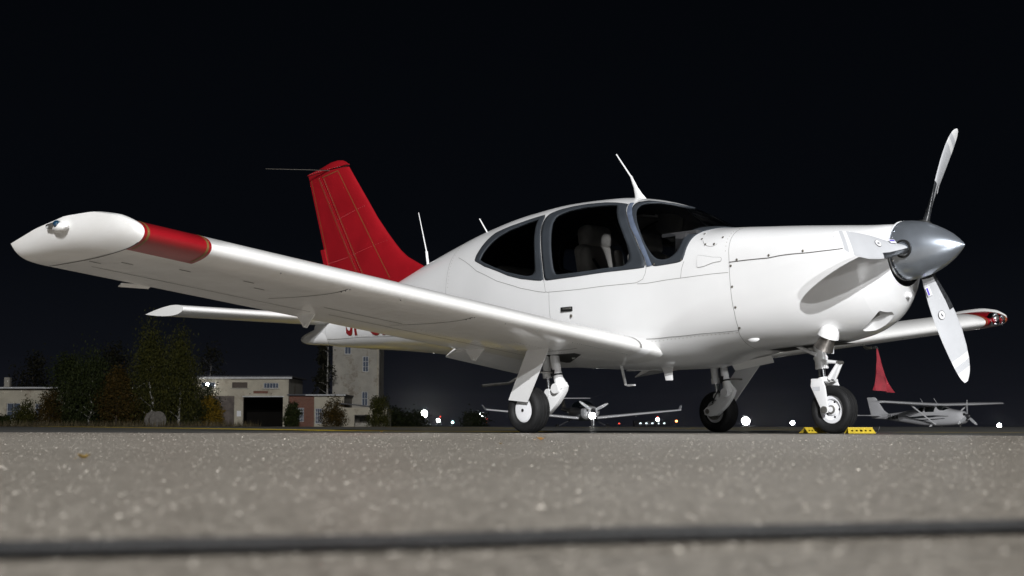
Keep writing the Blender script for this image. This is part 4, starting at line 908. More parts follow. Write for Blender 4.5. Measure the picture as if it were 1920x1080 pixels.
# fallen leaves
def leaf(l, d, s, m, label, rz):
    b = MB(); pr = [(0, 0), (.35, .30), (.7, .38), (.9, .62), (1.15, .30), (1.5, .22), (1.9, 0)]; V_ = []; k = len(pr)
    for x, y in pr:
        for q in (-1, -.5, 0, .5, 1): V_.append(((x-.95)*s, y*q*s, s*(.10+.95*abs(q)*y+.6*abs(x-.95)**2+.08*random.random())))
    b.add(V_, [(i*5+j, i*5+j+1, (i+1)*5+j+1, (i+1)*5+j) for i in range(k-1) for j in range(4)])
    p = Vector((CX, CY, .006)) + FWD*d + RGT*l; r = empty('fallen_leaf', p, rz); tag(r, label, 'leaf', 'fallen leaves on the apron')
    b.build('leaf_blade', m, r); MB().tube([(-.95*s, 0, s*.3), (-1.4*s, .1*s, s*.15)], s*.03, 5).build('leaf_stem', m, r)
leaf(-.617, 2.03, .0135, M['ashleaf2'], 'curled brown fallen leaf lying on the pale apron near the tar joint', .4)
leaf(.097, 4.75, .0175, M['ashleaf'], 'pale orange fallen leaf on the apron in front of the main wheel', 1.1)
leaf(-.03, 3.75, .007, M['ashleaf2'], 'tiny dark leaf scrap beside the pale orange leaf', .2)
leaf(-1.02, 11.0, .014, M['ashleaf'], 'small orange leaf at the edge of the pale apron', .8)

# ------------------------------------------------------------------ background: old airfield buildings
def mat_wall(name, c1, c2, c3):
    m = mat(name, c1, .9, 0, 0, .3, 14, .5, 1.1, .2, c2); n = m.node_tree.nodes; l = m.node_tree.links; b = n['Principled BSDF']
    base = b.inputs['Base Color'].links[0].from_socket; t = [x for x in n if x.type == 'TEX_COORD'][0]
    nz = n.new('ShaderNodeTexNoise'); nz.inputs['Scale'].default_value = .55; nz.inputs['Detail'].default_value = 9; nz.inputs['Roughness'].default_value = .75; l.new(t.outputs['Object'], nz.inputs['Vector'])
    r = n.new('ShaderNodeValToRGB'); r.color_ramp.elements[0].position = .52; r.color_ramp.elements[1].position = .62; l.new(nz.outputs['Fac'], r.inputs[0])
    mx = n.new('ShaderNodeMix'); mx.data_type = 'RGBA'; l.new(r.outputs[0], mx.inputs[0]); l.new(base, mx.inputs[6]); mx.inputs[7].default_value = (*c3, 1); l.new(mx.outputs[2], b.inputs['Base Color'])
    return m
M['plaster'] = mat_wall('weathered_plaster', (.58, .53, .42), (.44, .40, .32), (.36, .31, .24))
M['plaster2'] = mat_wall('stained_grey_plaster', (.46, .43, .37), (.34, .32, .28), (.24, .21, .17))
m = bpy.data.materials.new('old_brick'); m.use_nodes = True; n_ = m.node_tree.nodes; l_ = m.node_tree.links
bt = n_.new('ShaderNodeTexBrick'); t_ = n_.new('ShaderNodeTexCoord'); mp = n_.new('ShaderNodeMapping'); mp.inputs['Rotation'].default_value = (PI/2, 0, 0)
l_.new(t_.outputs['Object'], mp.inputs[0]); l_.new(mp.outputs[0], bt.inputs['Vector']); bt.inputs['Scale'].default_value = 3.6
bt.inputs['Color1'].default_value = (.22, .075, .045, 1); bt.inputs['Color2'].default_value = (.15, .055, .035, 1); bt.inputs['Mortar'].default_value = (.26, .22, .18, 1)
l_.new(bt.outputs['Color'], n_['Principled BSDF'].inputs['Base Color']); n_['Principled BSDF'].inputs['Roughness'].default_value = .9; M['brick'] = m
M['roofing'] = mat('roof_felt', (.10, .10, .11), .8); M['trim'] = mat('pale_roof_edge', (.62, .62, .62), .6, 0, 0, 0, 0, .2, 2)
M['pane'] = mat('window_pane', (.10, .12, .16), .08, 0, .8); M['rust'] = mat('brown_metal_door', (.13, .105, .09), .7, 0, 0, .1, 8, .4, 2)
M['wood'] = mat('grey_weathered_wood', (.17, .155, .135), .85, 0, 0, .4, 30, .35, 6); M['wood2'] = mat('dark_wood', (.10, .08, .065), .85)
def facade(name, x0, x1, z0, z1, hol, m, parent, y=0, t=.35):
    lo = [(x0, z0), (x1, z0), (x1, z1), (x0, z1)]; Hs = [[(a, c), (b_, c), (b_, d), (a, d)] for a, b_, c, d in hol]
    V2, F2 = cdt([], [lo]+Hs); cen = np.array([V2[list(q)].mean(0) for q in F2]); ok = np.ones(len(F2), bool)
    for h in Hs: ok &= ~inside(cen, np.array(h))
    F3 = [q for q, k in zip(F2, ok) if k]; b = MB(); b.add([(u, y, v) for u, v in V2], F3); b.add([(u, y+t, v) for u, v in V2], [q[::-1] for q in F3])
    for L in [lo]+Hs:
        for i in range(4): p, q = L[i], L[(i+1) % 4]; b.add([(p[0], y, p[1]), (q[0], y, q[1]), (q[0], y+t, q[1]), (p[0], y+t, p[1])], [(0, 1, 2, 3)])
    return b.build(name, m, parent, smooth=False)
def window(parent, a, b_, c, d, nx, nz, y=.14, fm='trim', pane='pane', sill=True):
    w = MB(); t = .05
    for x in (a+t/2, b_-t/2): w.box((x, y, (c+d)/2), (t, .06, d-c))
    for z in (c+t/2, d-t/2): w.box(((a+b_)/2, y, z), (b_-a-2*t, .06, t))
    for i in range(1, nx): w.box((a+(b_-a)*i/nx, y, (c+d)/2), (.035, .05, d-c-2*t))
    for i in range(1, nz): w.box(((a+b_)/2, y+.002, c+(d-c)*i/nz), (b_-a-2*t, .045, .03))
    f = w.build('window', M[fm], parent, smooth=False)
    for i in range(nx):
        for j in range(nz):
            xa, xb = a+(b_-a)*i/nx+.03, a+(b_-a)*(i+1)/nx-.03; za, zb = c+(d-c)*j/nz+.03, c+(d-c)*(j+1)/nz-.03
            MB().add([(xa, y+.02, za), (xb, y+.02, za), (xb, y+.02, zb), (xa, y+.02, zb)], [(0, 1, 2, 3)]).build('pane', M[pane], f, smooth=False)
    if sill: MB().box(((a+b_)/2, -.06, c-.05), (b_-a+.2, .22, .08)).build('sill', M['plaster2'], f, smooth=False)
def block(parent, x0, x1, z0, z1, dep, m, y0=.36):
    b = MB(); b.box((x0+.15, y0+dep/2, (z0+z1)/2), (.3, dep, z1-z0)).box((x1-.15, y0+dep/2, (z0+z1)/2), (.3, dep, z1-z0)).box(((x0+x1)/2, y0+dep+.15, (z0+z1)/2), (x1-x0, .3, z1-z0))
    for i, (nm, bb) in enumerate((('side_wall', MB().box((x0+.15, y0+dep/2, (z0+z1)/2), (.3, dep, z1-z0))), ('side_wall', MB().box((x1-.15, y0+dep/2, (z0+z1)/2), (.3, dep, z1-z0))), ('rear_wall', MB().box(((x0+x1)/2, y0+dep+.152, (z0+z1)/2), (x1-x0, .3, z1-z0))))): bb.build(nm, m, parent, smooth=False)
D1 = 130.; pm = D1/2624
X = lambda u: (u-960)*pm
Zv = lambda v: (798-v)*pm+.055
zb = ground_z(-25, D1)
def brt(name, label, cat, d=D1): r = empty(name, G(0, d, 0), YAW); tag(r, label, cat); r.location.z = 0; return r
# garage
B1 = brt('garage_building', 'derelict beige plaster garage with flat roof and a dark open doorway', 'building')
hol = [(X(378), X(405), Zv(726), Zv(716)), (X(436), X(465), Zv(727), Zv(716.5)), (X(495), X(523), Zv(728), Zv(717.5)), (X(457.5), X(532), zb-.2+.01, Zv(744))]
facade('front_wall', X(362), X(542), zb-.2, Zv(708), hol, M['plaster'], B1); block(B1, X(362), X(542), zb-.2, Zv(708)-.01, 8, M['plaster2'])
rf = MB().box((X(454), 4.2, Zv(706)), (X(550)-X(358), 9.4, .10)).build('roof', M['roofing'], B1, smooth=False)
MB().box((X(454), -.42, Zv(708)), (X(550)-X(358)-.05, .10, .22)).build('roof_edge', M['trim'], rf, smooth=False)
window(B1, *hol[0], 2, 1); window(B1, *hol[2], 5, 1); window(B1, *hol[1], 1, 1, pane='wood2', fm='wood2')
d_ = MB().box((X(410), -.05, (zb+Zv(742))/2), (X(440)-X(378), .08, Zv(742)-zb)).build('sliding_door', M['rust'], B1, smooth=False)
MB().box((X(425), -.10, (zb+Zv(742))/2+.2), (X(440)-X(408), .03, .05)).build('door_rail', M['wood2'], d_, smooth=False)
MB().box((X(495), -.04, Zv(744)+.05), (X(534)-X(456), .10, .10)).build('lintel', M['trim'], B1, smooth=False)
MB().box((X(490), -.03, Zv(735)), (X(504)-X(477), .05, .24)).build('sign_board', M['brick'], B1, smooth=False)
MB().box((X(450), -.02, Zv(775)), (.38, .03, .52)).build('notice', M['sticker'], B1, smooth=False)
MB().add([(X(440), .4, zb-.1), (X(545), .4, zb-.1), (X(545), 8, zb-.1), (X(440), 8, zb-.1)], [(0, 1, 2, 3)]).build('garage_floor', M['wood2'], B1, smooth=False)
for u in (470, 510): MB().lathe([(.05, 0), (.05, .06), (1e-5, .06)], (X(u), 0, Zv(738)), (0, -1, 0), 10).build('wall_fitting', M['wood2'], B1)
MB().box((X(454), 8.0, 2), (8.4, .1, 4)).box((X(365), 4.4, 2), (.06, 7, 4)).build('sooty_lining', M['soot'], B1, smooth=False)  # near-black sheets added to paint the dark of the unlit doorway
# brick annex
B2 = brt('brick_annex', 'low annex of red brick and patchy plaster between the garage and the tower', 'building', D1+.4)
hol2 = [(X(556), X(570), Zv(790), Zv(764)), (X(591), X(606), Zv(794), Zv(765))]
facade('brick_wall', X(542.5), X(589), zb-.2, Zv(741), [hol2[0]], M['brick'], B2); facade('plaster_wall', X(589.2), X(645), zb-.2, Zv(741), [hol2[1]], M['plaster'], B2)
window(B2, *hol2[0], 4, 4, sill=False); window(B2, *hol2[1], 4, 4, sill=False)
block(B2, X(543), X(645), zb-.2, Zv(741)-.01, 6, M['plaster2'])
MB().box((X(594), 3.0, Zv(740)), (X(650)-X(542), 7.2, .12)).build('roof', M['roofing'], B2, smooth=False)
MB().box((X(612), .0-.62, Zv(740.5)), (X(650)-X(575), .05, .10)).build('gutter', M['trim'], B2, smooth=False)
# tower
B3 = brt('tower_building', 'tall derelict grey tower block with small windows behind the tail', 'building', D1+7); q_ = (D1+7)/2624
X3 = lambda u: (u-960)*q_; Z3 = lambda v: (798-v)*q_+.055
hol3 = [(X3(646), X3(658), Z3(664), Z3(648)), (X3(680), X3(691), Z3(697), Z3(668)), (X3(645), X3(656), Z3(731), Z3(701)), (X3(679), X3(690), Z3(760), Z3(734))]
facade('front_wall', X3(624), X3(711), zb-.2, Z3(634), hol3, M['plaster2'], B3); block(B3, X3(624), X3(711), zb-.2, Z3(634)-.01, 4.4, M['plaster2'])
window(B3, *hol3[0], 2, 1, sill=True); window(B3, *hol3[1], 2, 3); window(B3, *hol3[2], 1, 1, pane='plaster2', fm='plaster2'); window(B3, *hol3[3], 2, 2)
MB().box((X3(667.5), 2.4, Z3(632.5)), (X3(718)-X3(618), 5.6, .16)).build('roof', M['roofing'], B3, smooth=False)
MB().tube([(X3(708.5), -.08, zb), (X3(708.5), -.08, Z3(634))], .06, 8).build('drainpipe', M['plaster'], B3)
MB().box((X3(704), -.16, Z3(653)), (1.2, .3, .14)).build('ledge', M['plaster'], B3, smooth=False)
# shed to the right of the tower
B4 = brt('lean_to_shed', 'low plaster shed with a sloping roof at the foot of the tower', 'building', D1-1)
hs = [(X(668), X(697), zb-.19, Zv(777))]
facade('front_wall', X(643), X(728), zb-.2, Zv(764), hs, M['plaster'], B4); block(B4, X(643), X(728), zb-.2, Zv(765), 4, M['plaster2'])
MB().add([(X(640), -.2, Zv(757)), (X(731), -.2, Zv(766)), (X(731), 5, Zv(766)), (X(640), 5, Zv(757)), (X(640), -.2, Zv(755)), (X(731), -.2, Zv(764)), (X(731), 5, Zv(764)), (X(640), 5, Zv(755))], [(3, 2, 1, 0), (4, 5, 6, 7), (0, 1, 5, 4), (1, 2, 6, 5), (2, 3, 7, 6), (3, 0, 4, 7)]).build('roof', M['roofing'], B4, smooth=False)
# long low building at the left
B5 = brt('long_low_building', 'long low beige building with flat roof, half hidden by trees and ivy', 'building', D1-2)
hl = [(X(30), X(55), Zv(786), Zv(756)), (X(82), X(94), Zv(786), Zv(757)), (X(160), X(185), Zv(786), Zv(757))]
facade('front_wall', X(-60), X(262), zb-.2, Zv(730), hl, M['plaster'], B5); block(B5, X(-60), X(262), zb-.2, Zv(730)-.01, 7, M['plaster2'])
for h in hl: window(B5, *h, 2, 2)
rf = MB().box((X(101), 3.4, Zv(728)), (X(268)-X(-66), 8.6, .14)).build('roof', M['roofing'], B5, smooth=False)
MB().box((X(101), -.95, Zv(728.5)), (X(268)-X(-66)-.1, .08, .12)).build('gutter', M['trim'], rf, smooth=False)
MB().box((X(9), 3, Zv(718)), (.5, .5, 1.1)).build('chimney', M['plaster2'], rf, smooth=False)

# ---- trees and bushes
M['bark'] = mat('dark_bark', (.10, .08, .06), .9, 0, 0, .5, 8, .4, 5); M['birch'] = mat('birch_bark', (.62, .60, .56), .8, 0, 0, .2, 8, .5, 7, .2, (.16, .14, .12))
def leafmat(name, c1, c2):
    m = bpy.data.materials.new(name); m.use_nodes = True; n = m.node_tree.nodes; l = m.node_tree.links; b = n['Principled BSDF']
    g_ = n.new('ShaderNodeNewGeometry'); r = n.new('ShaderNodeValToRGB'); r.color_ramp.elements[0].color = (*c1, 1); r.color_ramp.elements[1].color = (*c2, 1)
    l.new(g_.outputs['Random Per Island'], r.inputs[0]); l.new(r.outputs[0], b.inputs['Base Color']); b.inputs['Roughness'].default_value = .7; b.inputs['Specular IOR Level'].default_value = .15
    return m
M['lf_green'] = leafmat('dark_green_leaves', (.011, .017, .005), (.034, .042, .010)); M['lf_birch'] = leafmat('yellow_green_birch_leaves', (.019, .024, .005), (.064, .060, .011))
M['lf_orange'] = leafmat('orange_brown_leaves', (.022, .020, .005), (.080, .046, .009)); M['lf_yellow'] = leafmat('yellow_leaves', (.09, .06, .008), (.28, .17, .014))
M['lf_dry'] = leafmat('dry_grass', (.055, .045, .025), (.14, .11, .06)); M['lf_bare'] = leafmat('sparse_dark_leaves', (.010, .010, .006), (.022, .021, .010))
def tree(name, u, d, top_v, rad, label, lm, n=5000, ls=.16, base=.2, bark='bark', weep=0., cat='tree', squash=1., stems=1, trunk=.14, clumps=60, group=None, lean=0.):
    q = d/2624; l = (u-960)*q; g0 = G(l, d); H = (798-top_v)*q+.055-g0.z; r = empty(name, g0, YAW); tag(r, label, cat, group)
    b = MB(); ends = []
    for s_ in range(stems):
        a0 = random.uniform(0, 6.28); off = .3*rad*(s_ > 0); x0, y0 = off*math.cos(a0), off*math.sin(a0); pts = [(x0, y0, -.1)]; top = H*(.86 if s_ == 0 else random.uniform(.5, .8))
        for i in range(1, 7): k = i/6; pts.append((x0+lean*k*H+random.uniform(-.08, .08)*rad, y0+random.uniform(-.08, .08)*rad, top*k))
        b.tube(pts, [max(.015, trunk*(1-.85*i/6)*(1 if s_ == 0 else .6)) for i in range(7)], 7)
        for i in range(14):
            k = random.uniform(max(.15, base), .95); z = top*k; a = random.uniform(0, 6.28); L = rad*random.uniform(.45, .95)*(1.05-.6*k); x = x0+lean*k*H
            e = (x+L*math.cos(a), y0+L*math.sin(a), z+L*random.uniform(.2, .8)*(1-weep)); mid = (x+L*.5*math.cos(a), y0+L*.5*math.sin(a), z+L*.35)
            b.tube([(x, y0, z), mid, e], [trunk*.3*(1.1-k), trunk*.18*(1.1-k), .008], 5); ends.append(e)
    b.build('trunk', M[bark], r)
    C = []
    for i in range(clumps):
        k = random.random()**.8; z = H*(base+(1-base)*k); kk = (z/H-base)/(1-base); w = rad*((1-kk**1.6)**.75*min(1, .45+1.6*kk) if cat == 'tree' else math.sqrt(max(.05, 1-(1.6*kk-.7)**2)))*squash*random.uniform(.6, 1.2)
        a = random.uniform(0, 6.28); rr = w*math.sqrt(random.uniform(.15, 1)); C.append((rr*math.cos(a)+lean*z, rr*math.sin(a), z))
    C = np.array(C+ends); k = rng.integers(0, len(C), n); sg = rad*.16
    P = C[k]+rng.normal(0, 1, (n, 3))*np.array([sg, sg, sg*(1.2+2.2*weep)])
    if weep: P[:, 2] -= np.abs(rng.normal(0, weep*H*.09, n))
    P = P[P[:, 2] > .05]; n = len(P)
    A = rng.normal(0, 1, (n, 3)); A /= np.linalg.norm(A, axis=1, keepdims=True); B_ = np.cross(A, rng.normal(0, 1, (n, 3))); B_ /= np.linalg.norm(B_, axis=1, keepdims=True)
    sz = ls*rng.uniform(.5, 1.15, (n, 1)); A *= sz; B_ *= sz*.6
    if weep: A = A*np.array([.5, .5, 1.5])
    V_ = np.stack([P-A, P-B_, P+A, P+B_], 1).reshape(-1, 3)
    me = bpy.data.meshes.new('crown'); me.from_pydata(V_.tolist(), [], [(4*i, 4*i+1, 4*i+2, 4*i+3) for i in range(n)]); me.materials.append(M[lm]); o = bpy.data.objects.new('crown', me); COL.objects.link(o); o.parent = r
    return r
tree('birch_tree', 285, 117, 645, 2.6, 'tall weeping birch with yellow-green leaves next to the orange-brown tree', 'lf_birch', 17000, .095, .12, 'birch', .8, trunk=.12, clumps=70)
tree('birch_tree', 338, 118, 655, 2.4, 'tall weeping birch beside the garage, overlapping its twin', 'lf_birch', 15000, .095, .12, 'birch', .8, trunk=.12, clumps=70)
tree('maple_tree', 222, 116, 702, 2.1, 'round orange-brown autumn tree between birch and low building', 'lf_orange', 11000, .095, .08, clumps=60)
tree('birch_tree', 171, 117, 682, 3.0, 'dim green birch with one thin white trunk showing through', 'lf_green', 11000, .10, .10, 'birch', .3, clumps=70, trunk=.10)
tree('dark_tree', 130, 124, 680, 2.8, 'dark green tree standing before the long low building', 'lf_green', 9000, .105, .05, clumps=60)
tree('dark_tree', 215, 142, 655, 3.2, 'sparse dark tree rising behind the orange-brown tree', 'lf_bare', 2600, .16, .25, clumps=60)
tree('dark_tree', 66, 145, 672, 3.0, 'sparse dark tree rising above the flat roof of the long low building', 'lf_bare', 2600, .16, .25, clumps=60)
tree('bare_tree', 395, 150, 650, 2.6, 'nearly bare tree behind the garage roof', 'lf_bare', 1300, .15, .35, clumps=50, trunk=.10, bark='birch')
tree('bare_birch', 617, 133, 600, 1.3, 'slender leafless birch with white trunk against the tower', 'lf_bare', 500, .12, .35, 'birch', 0, trunk=.12, clumps=30, lean=-.015)
tree('dark_tree', 606, 140, 630, 1.1, 'dark conifer column behind the leafless birch', 'lf_bare', 2500, .16, .05, clumps=50)
for u, tv, rad, lm, lab in ((398, 745, .95, 'lf_yellow', 'bright yellow bush at the brown garage door'), (383, 725, 1.5, 'lf_green', 'green bush overhanging the garage wall'), (550, 757, .75, 'lf_green', 'green bush in front of the red brick wall'),
        (627, 750, 1.15, 'lf_orange', 'brownish bush before the plaster annex window'), (712, 745, 1.0, 'lf_birch', 'thin yellowish bush at the shed opening'), (47, 752, 1.15, 'lf_birch', 'ivy bush climbing the long low building beside its window'), (10, 780, .8, 'lf_green', 'low green shrub at the far end of the long low building from the trees'), (160, 740, 1.9, 'lf_green', 'broad dark bush below the white birch trunk'), (250, 745, 1.8, 'lf_green', 'dark green bush behind the cable drum'), (330, 742, 1.9, 'lf_green', 'dark green bush below the twin birches'), (95, 735, 1.0, 'lf_orange', 'straggly creeper hanging from the eaves of the low building')):
    tree('bush', u, 119 if u > 360 else 122, tv, rad, lab, lm, 4200, .08, .02, cat='bush', stems=3, trunk=.04, clumps=40, group='bushes round the old buildings')
for u, tv, rad, lab in ((742, 770, 2.2, 'dim round tree beyond the shed'), (775, 778, 3.0, 'dim low tree beside the brightest far floodlight'), (890, 779, 2.6, 'dim tree lit by a lamp behind the dark aircraft wing'), (1742, 783, 1, '')):
    if lab: tree('far_tree', u, 230, tv, rad, lab, 'lf_green', 1500, .28, .03, clumps=40)
# dry grass along the buildings
n = 5000; l0 = rng.uniform(-52, -21, n); d0 = rng.uniform(108, 118, n); V_ = []; F_ = []
for i in range(n):
    p = G(l0[i], d0[i]); a = random.uniform(0, 6.28); h = random.uniform(.25, .85); w = .03; dx, dy = math.cos(a)*w, math.sin(a)*w; tx, ty = random.uniform(-.2, .2), random.uniform(-.2, .2)
    V_ += [(p.x-dx, p.y-dy, p.z), (p.x+dx, p.y+dy, p.z), (p.x+tx, p.y+ty, p.z+h)]; F_.append((3*i, 3*i+1, 3*i+2))
tag(MB().add(V_, F_).build('dry_grass', M['lf_dry'], smooth=False, recalc=False), 'strip of tall dry grass along the foot of the old buildings', 'grass', kind='stuff')
# cable drum
p = G((294-960)*112/2624, 112); CD = empty('cable_drum', p, YAW+.75); tag(CD, 'weathered wooden cable drum lying in dry grass below the birches', 'cable drum')
for y in (-.42, .42):
    fl = MB().lathe([(.72, -.04), (.72, .04)], (0, y, .72), (0, 1, 0), 40).build('flange', M['wood'], CD, smooth=False)
MB().lathe([(.40, -.42), (.40, .42)], (0, 0, .72), (0, 1, 0), 28).build('core', M['wood2'], CD)

# ---- far floodlights and small lights
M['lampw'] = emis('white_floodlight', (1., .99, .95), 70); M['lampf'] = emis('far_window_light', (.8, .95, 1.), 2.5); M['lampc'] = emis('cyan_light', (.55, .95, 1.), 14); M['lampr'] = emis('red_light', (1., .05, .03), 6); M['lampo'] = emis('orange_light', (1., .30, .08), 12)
M['pole'] = mat('dark_pole', (.08, .08, .085), .6, .3)
def lamp(u, v, d, rad, m, label, name='floodlight', group='far apron floodlights', cat='floodlight'):
    rad *= .6
    q = d/2624; l = (u-960)*q; z = (798-v)*q+.055; p = G(l, d); r = empty(name, p, YAW); tag(r, label, cat, group); h = max(.4, z-p.z)
    MB().tube([(0, 0, 0), (0, 0, h-rad*.6)], [.12 if d > 150 else .05, .08 if d > 150 else .04], 8).build('pole', M['pole'], r)
    MB().box((0, rad*.75, h), (rad*1.2, rad*.3, rad*1.2)).build('lamp_housing', M['pole'], r, bevel=rad*.1)
    MB().lathe([(1e-5, .35*rad), (rad*.6, .28*rad), (rad*.9, .1*rad), (rad*.95, -.1*rad)], (0, rad*.4, h), (0, -1, 0), 20).build('lamp_face', m, r)
lamp(796, 775, 420, 1.75, M['lampw'], 'brightest far floodlight, standing between the shed and the dark aircraft wing')
lamp(822, 787.5, 420, .85, M['lampw'], 'smaller far floodlight just beside the brightest one')
lamp(902, 778, 300, .75, M['lampw'], 'far floodlight at the wing tip of the dark parked aircraft')
lamp(1110, 779, 76, .30, M['lampw'], 'bright floodlight on a low post at the nose of the dark parked aircraft')
lamp(1232, 785.5, 300, .62, M['lampw'], 'far floodlight beneath the outer wing of the dark parked aircraft')
lamp(1397, 789, 260, 1.25, M['lampw'], 'large floodlight seen between the far main wheel and the nose wheel')
lamp(1484, 792, 300, .80, M['lampw'], 'medium floodlight just behind the nose wheel')
lamp(1870, 797, 240, .62, M['lampw'], 'floodlight beyond the nose of the parked high-wing aircraft')
lamp(849, 791, 420, .6, M['lampc'], 'small cyan-white light on the far airfield edge', 'small_light', None, 'light')
lamp(1267, 789, 320, .42, M['lampo'], 'small orange lamp on a post past the dark aircraft wing tip', 'small_light', None, 'light')
for u, v, lab in ((758, 785.5, 'red obstruction light between the shed and the brightest far floodlight'), (826, 780.5, 'red obstruction light above the smaller far floodlight'), (913, 784.5, 'upper red obstruction light below the dark aircraft wing'), (913, 790.5, 'lower red obstruction light below the dark aircraft wing'), (1232, 781, 'red obstruction light on top of the floodlight under the dark wing'), (1160, 793.5, 'red obstruction light on the horizon under the dark wing')):
    lamp(u, v, 430, .30, M['lampr'], lab, 'obstruction_light', None, 'light')
lamp(390, 720.5, 128.2, .26, M['lampw'], 'small bright lamp glaring beside the upper garage window', 'window_lamp', None, 'lamp')  # added glowing disc in place of a floodlight mirrored in the pane
FT = empty('far_building', G((1222-960)*400/2624, 400), YAW); tag(FT, 'tiny far terminal with a row of lit windows on the horizon', 'building'); zf = G((1222-960)*400/2624, 400).z
hh = (798-793)/2624*400+.055-zf; MB().box((0, 3, (hh+.9)/2), (10, 6, hh+.9)).build('wall', M['roofing'], FT, smooth=False)
for i in range(5): MB().box((-3.4+1.7*i, -.03, hh), (.5, .05, .3)).build('lit_window', M['lampf'], FT, smooth=False)

# ------------------------------------------------------------------ parked aircraft in the distance
M['pwhite'] = mat('parked_white_paint', (.80, .80, .82), .35, 0, .3, 0, 0, .05, 1); M['pgrey'] = mat('charcoal_paint', (.045, .045, .05), .4, 0, .3); M['pglass'] = mat('dark_cabin_glass', (.008, .011, .012), .06, 0, .5)
M['pstripe'] = mat('dark_stripe', (.02, .025, .03), .5)
def lofted(st, n=40, k=60):
    st = np.array(st, float); b = MB(); b.loft([S(np.full(k, x), np.linspace(0, 2*PI, k, endpoint=False), st).tolist() for x in np.linspace(st[0, 0], st[-1, 0], n)]); return b
def stpatch(st, L, off=.008, step=.12):
    L = smooth_loop(L, 60, 1); st = np.array(st, float); lo, hi = L.min(0), L.max(0)
    Gd = np.stack(np.meshgrid(np.arange(lo[0]+step/2, hi[0], step), np.arange(lo[1]+step/2, hi[1], step), indexing='ij'), -1).reshape(-1, 2); c = L.mean(0); Gd = Gd[inside(Gd, c+(L-c)*.93)]
    V, F = cdt(Gd.tolist(), [L.tolist()]); cen = np.array([V[list(f)].mean(0) for f in F]); ok = inside(cen, L)
    P = S(V[:, 0], V[:, 1], st); zm = pchip(st[:, 0], st[:, 4], V[:, 0]); ctr = np.stack([P[:, 0], 0*P[:, 0], zm], -1); dd = P-ctr; P = P+dd/np.linalg.norm(dd, axis=1, keepdims=True)*off
    return MB().add(P, [f for f, b in zip(F, ok) if b])
def surf(pts, t=.10):
    """lofted aerofoil surface; pts: (leading x, trailing x, y, z)"""
    return MB().loft([[(xl+(xt-xl)*u, y, z+(xl-xt)*h) for u, h in foil(16, t, .02)] for xl, xt, y, z in pts])
def props(parent, hub, R, nb, a0, m):
    r = empty('propeller', hub); r.parent = parent
    MB().lathe([(.16, -.08), (.16, .02), (.13, .12), (.07, .21), (1e-5, .25)], (0, 0, 0), (1, 0, 0), 20).build('spinner', M['pgrey'], r)
    for i in range(nb):
        a = a0+2*PI*i/nb; e = Vector((0, math.sin(a), math.cos(a))); t = Vector((.25, -math.cos(a), math.sin(a))); b = MB(); rows = []
        for k in (.12, .4, .75, .86, .93, 1.): w = np.interp(k, [.12, .4, .8, 1], [.05, .085, .075, .03]); rows.append([tuple(e*R*k+t*w), tuple(e*R*k+Vector((.02, 0, 0))), tuple(e*R*k-t*w), tuple(e*R*k-Vector((.02, 0, 0)))])
        b.loft(rows)
        for fi in range(5*4): b.m[fi] = 1 if fi//4 in (2, 4) else 0
        b.build('propeller_blade', [m, M['bladew']], r)
def pwheel(parent, c, R, w):
    q = empty('wheel', c); q.parent = parent; MB().lathe([(R*.5, -w/2), (R*.9, -w/2), (R, -w/4), (R, w/4), (R*.9, w/2), (R*.5, w/2)], (0, 0, 0), (0, 1, 0), 24).build('tyre', M['rubber'], q); MB().lathe([(R*.5, -w*.4), (R*.5, w*.4)], (0, 0, 0), (0, 1, 0), 16).build('rim', M['pwhite'], q)
def heading(l, d, hr, hf):
    h = RGT*hr-FWD*hf; return G(l, d), math.atan2(h.y, h.x)
# high-wing aircraft
p, rz = heading(26.5, 87, .52, .855); HW = empty('parked_airplane', p, rz); tag(HW, 'parked white high-wing aircraft with wing struts and dark stripes beyond the nose wheel', 'airplane')
stC = [(-5.7,1.60,1.40,.05,1.5,2,2),(-4.6,1.66,1.32,.15,1.48,2.2,2.2),(-3.4,1.76,1.18,.27,1.46,2.4,2.4),(-2.3,1.90,1.04,.42,1.44,2.5,2.6),(-1.5,2.08,.94,.52,1.44,2.6,2.8),(-.9,2.19,.90,.56,1.45,2.8,3),(-.1,2.21,.89,.56,1.45,2.8,3),(.35,2.14,.90,.56,1.45,2.7,3),(.8,1.96,.92,.55,1.45,2.6,3),(1.2,1.89,.94,.53,1.45,2.6,3),(1.7,1.82,1.02,.46,1.46,2.5,2.8),(2.0,1.76,1.14,.36,1.48,2.4,2.5),(2.08,1.68,1.25,.25,1.48,2.2,2.2)]
fu = lofted(stC).build('fuselage', M['pwhite'], HW)
stpatch(stC, [(.05,PI/2),(.05,2.0),(.18,2.45),(.45,2.62),(.72,2.40),(.82,2.0),(.86,PI/2),(.82,1.14),(.72,.74),(.45,.52),(.18,.69),(.05,1.14)]).build('windshield', M['pglass'], HW)
for f in (0, 1):
    for L in ([(-.78,2.30),(-.72,2.85),(.0,2.85),(.02,2.32)], [(-1.55,2.35),(-1.4,2.80),(-.88,2.84),(-.90,2.28)]):
        L = [(x, PI-t) for x, t in L] if f else L; stpatch(stC, L).build('side_window', M['pglass'], HW)
    for L in ([(-2.3,3.12),(-2.3,3.22),(1.2,3.10),(1.2,3.06)], [(-1.2,3.30),(-1.2,3.42),(.9,3.22),(.9,3.18)]):
        L = [(x, PI-t) for x, t in L] if f else L; stpatch(stC, L, .006, .3).build('stripe', M['pstripe'], HW)
letters('SP-MIM', -4.15, 1.33, .30, .30, -1, HW, M['pstripe'], lambda x, z, s, o: Vector((x, s*(float(np.interp(z, *[(lambda P: (P[::-1, 2], -P[::-1, 1]))(S(np.full(200, x), np.linspace(PI/2+.05, 1.5*PI-.05, 200), np.array(stC)))][0]))+o), z)), off=.01)
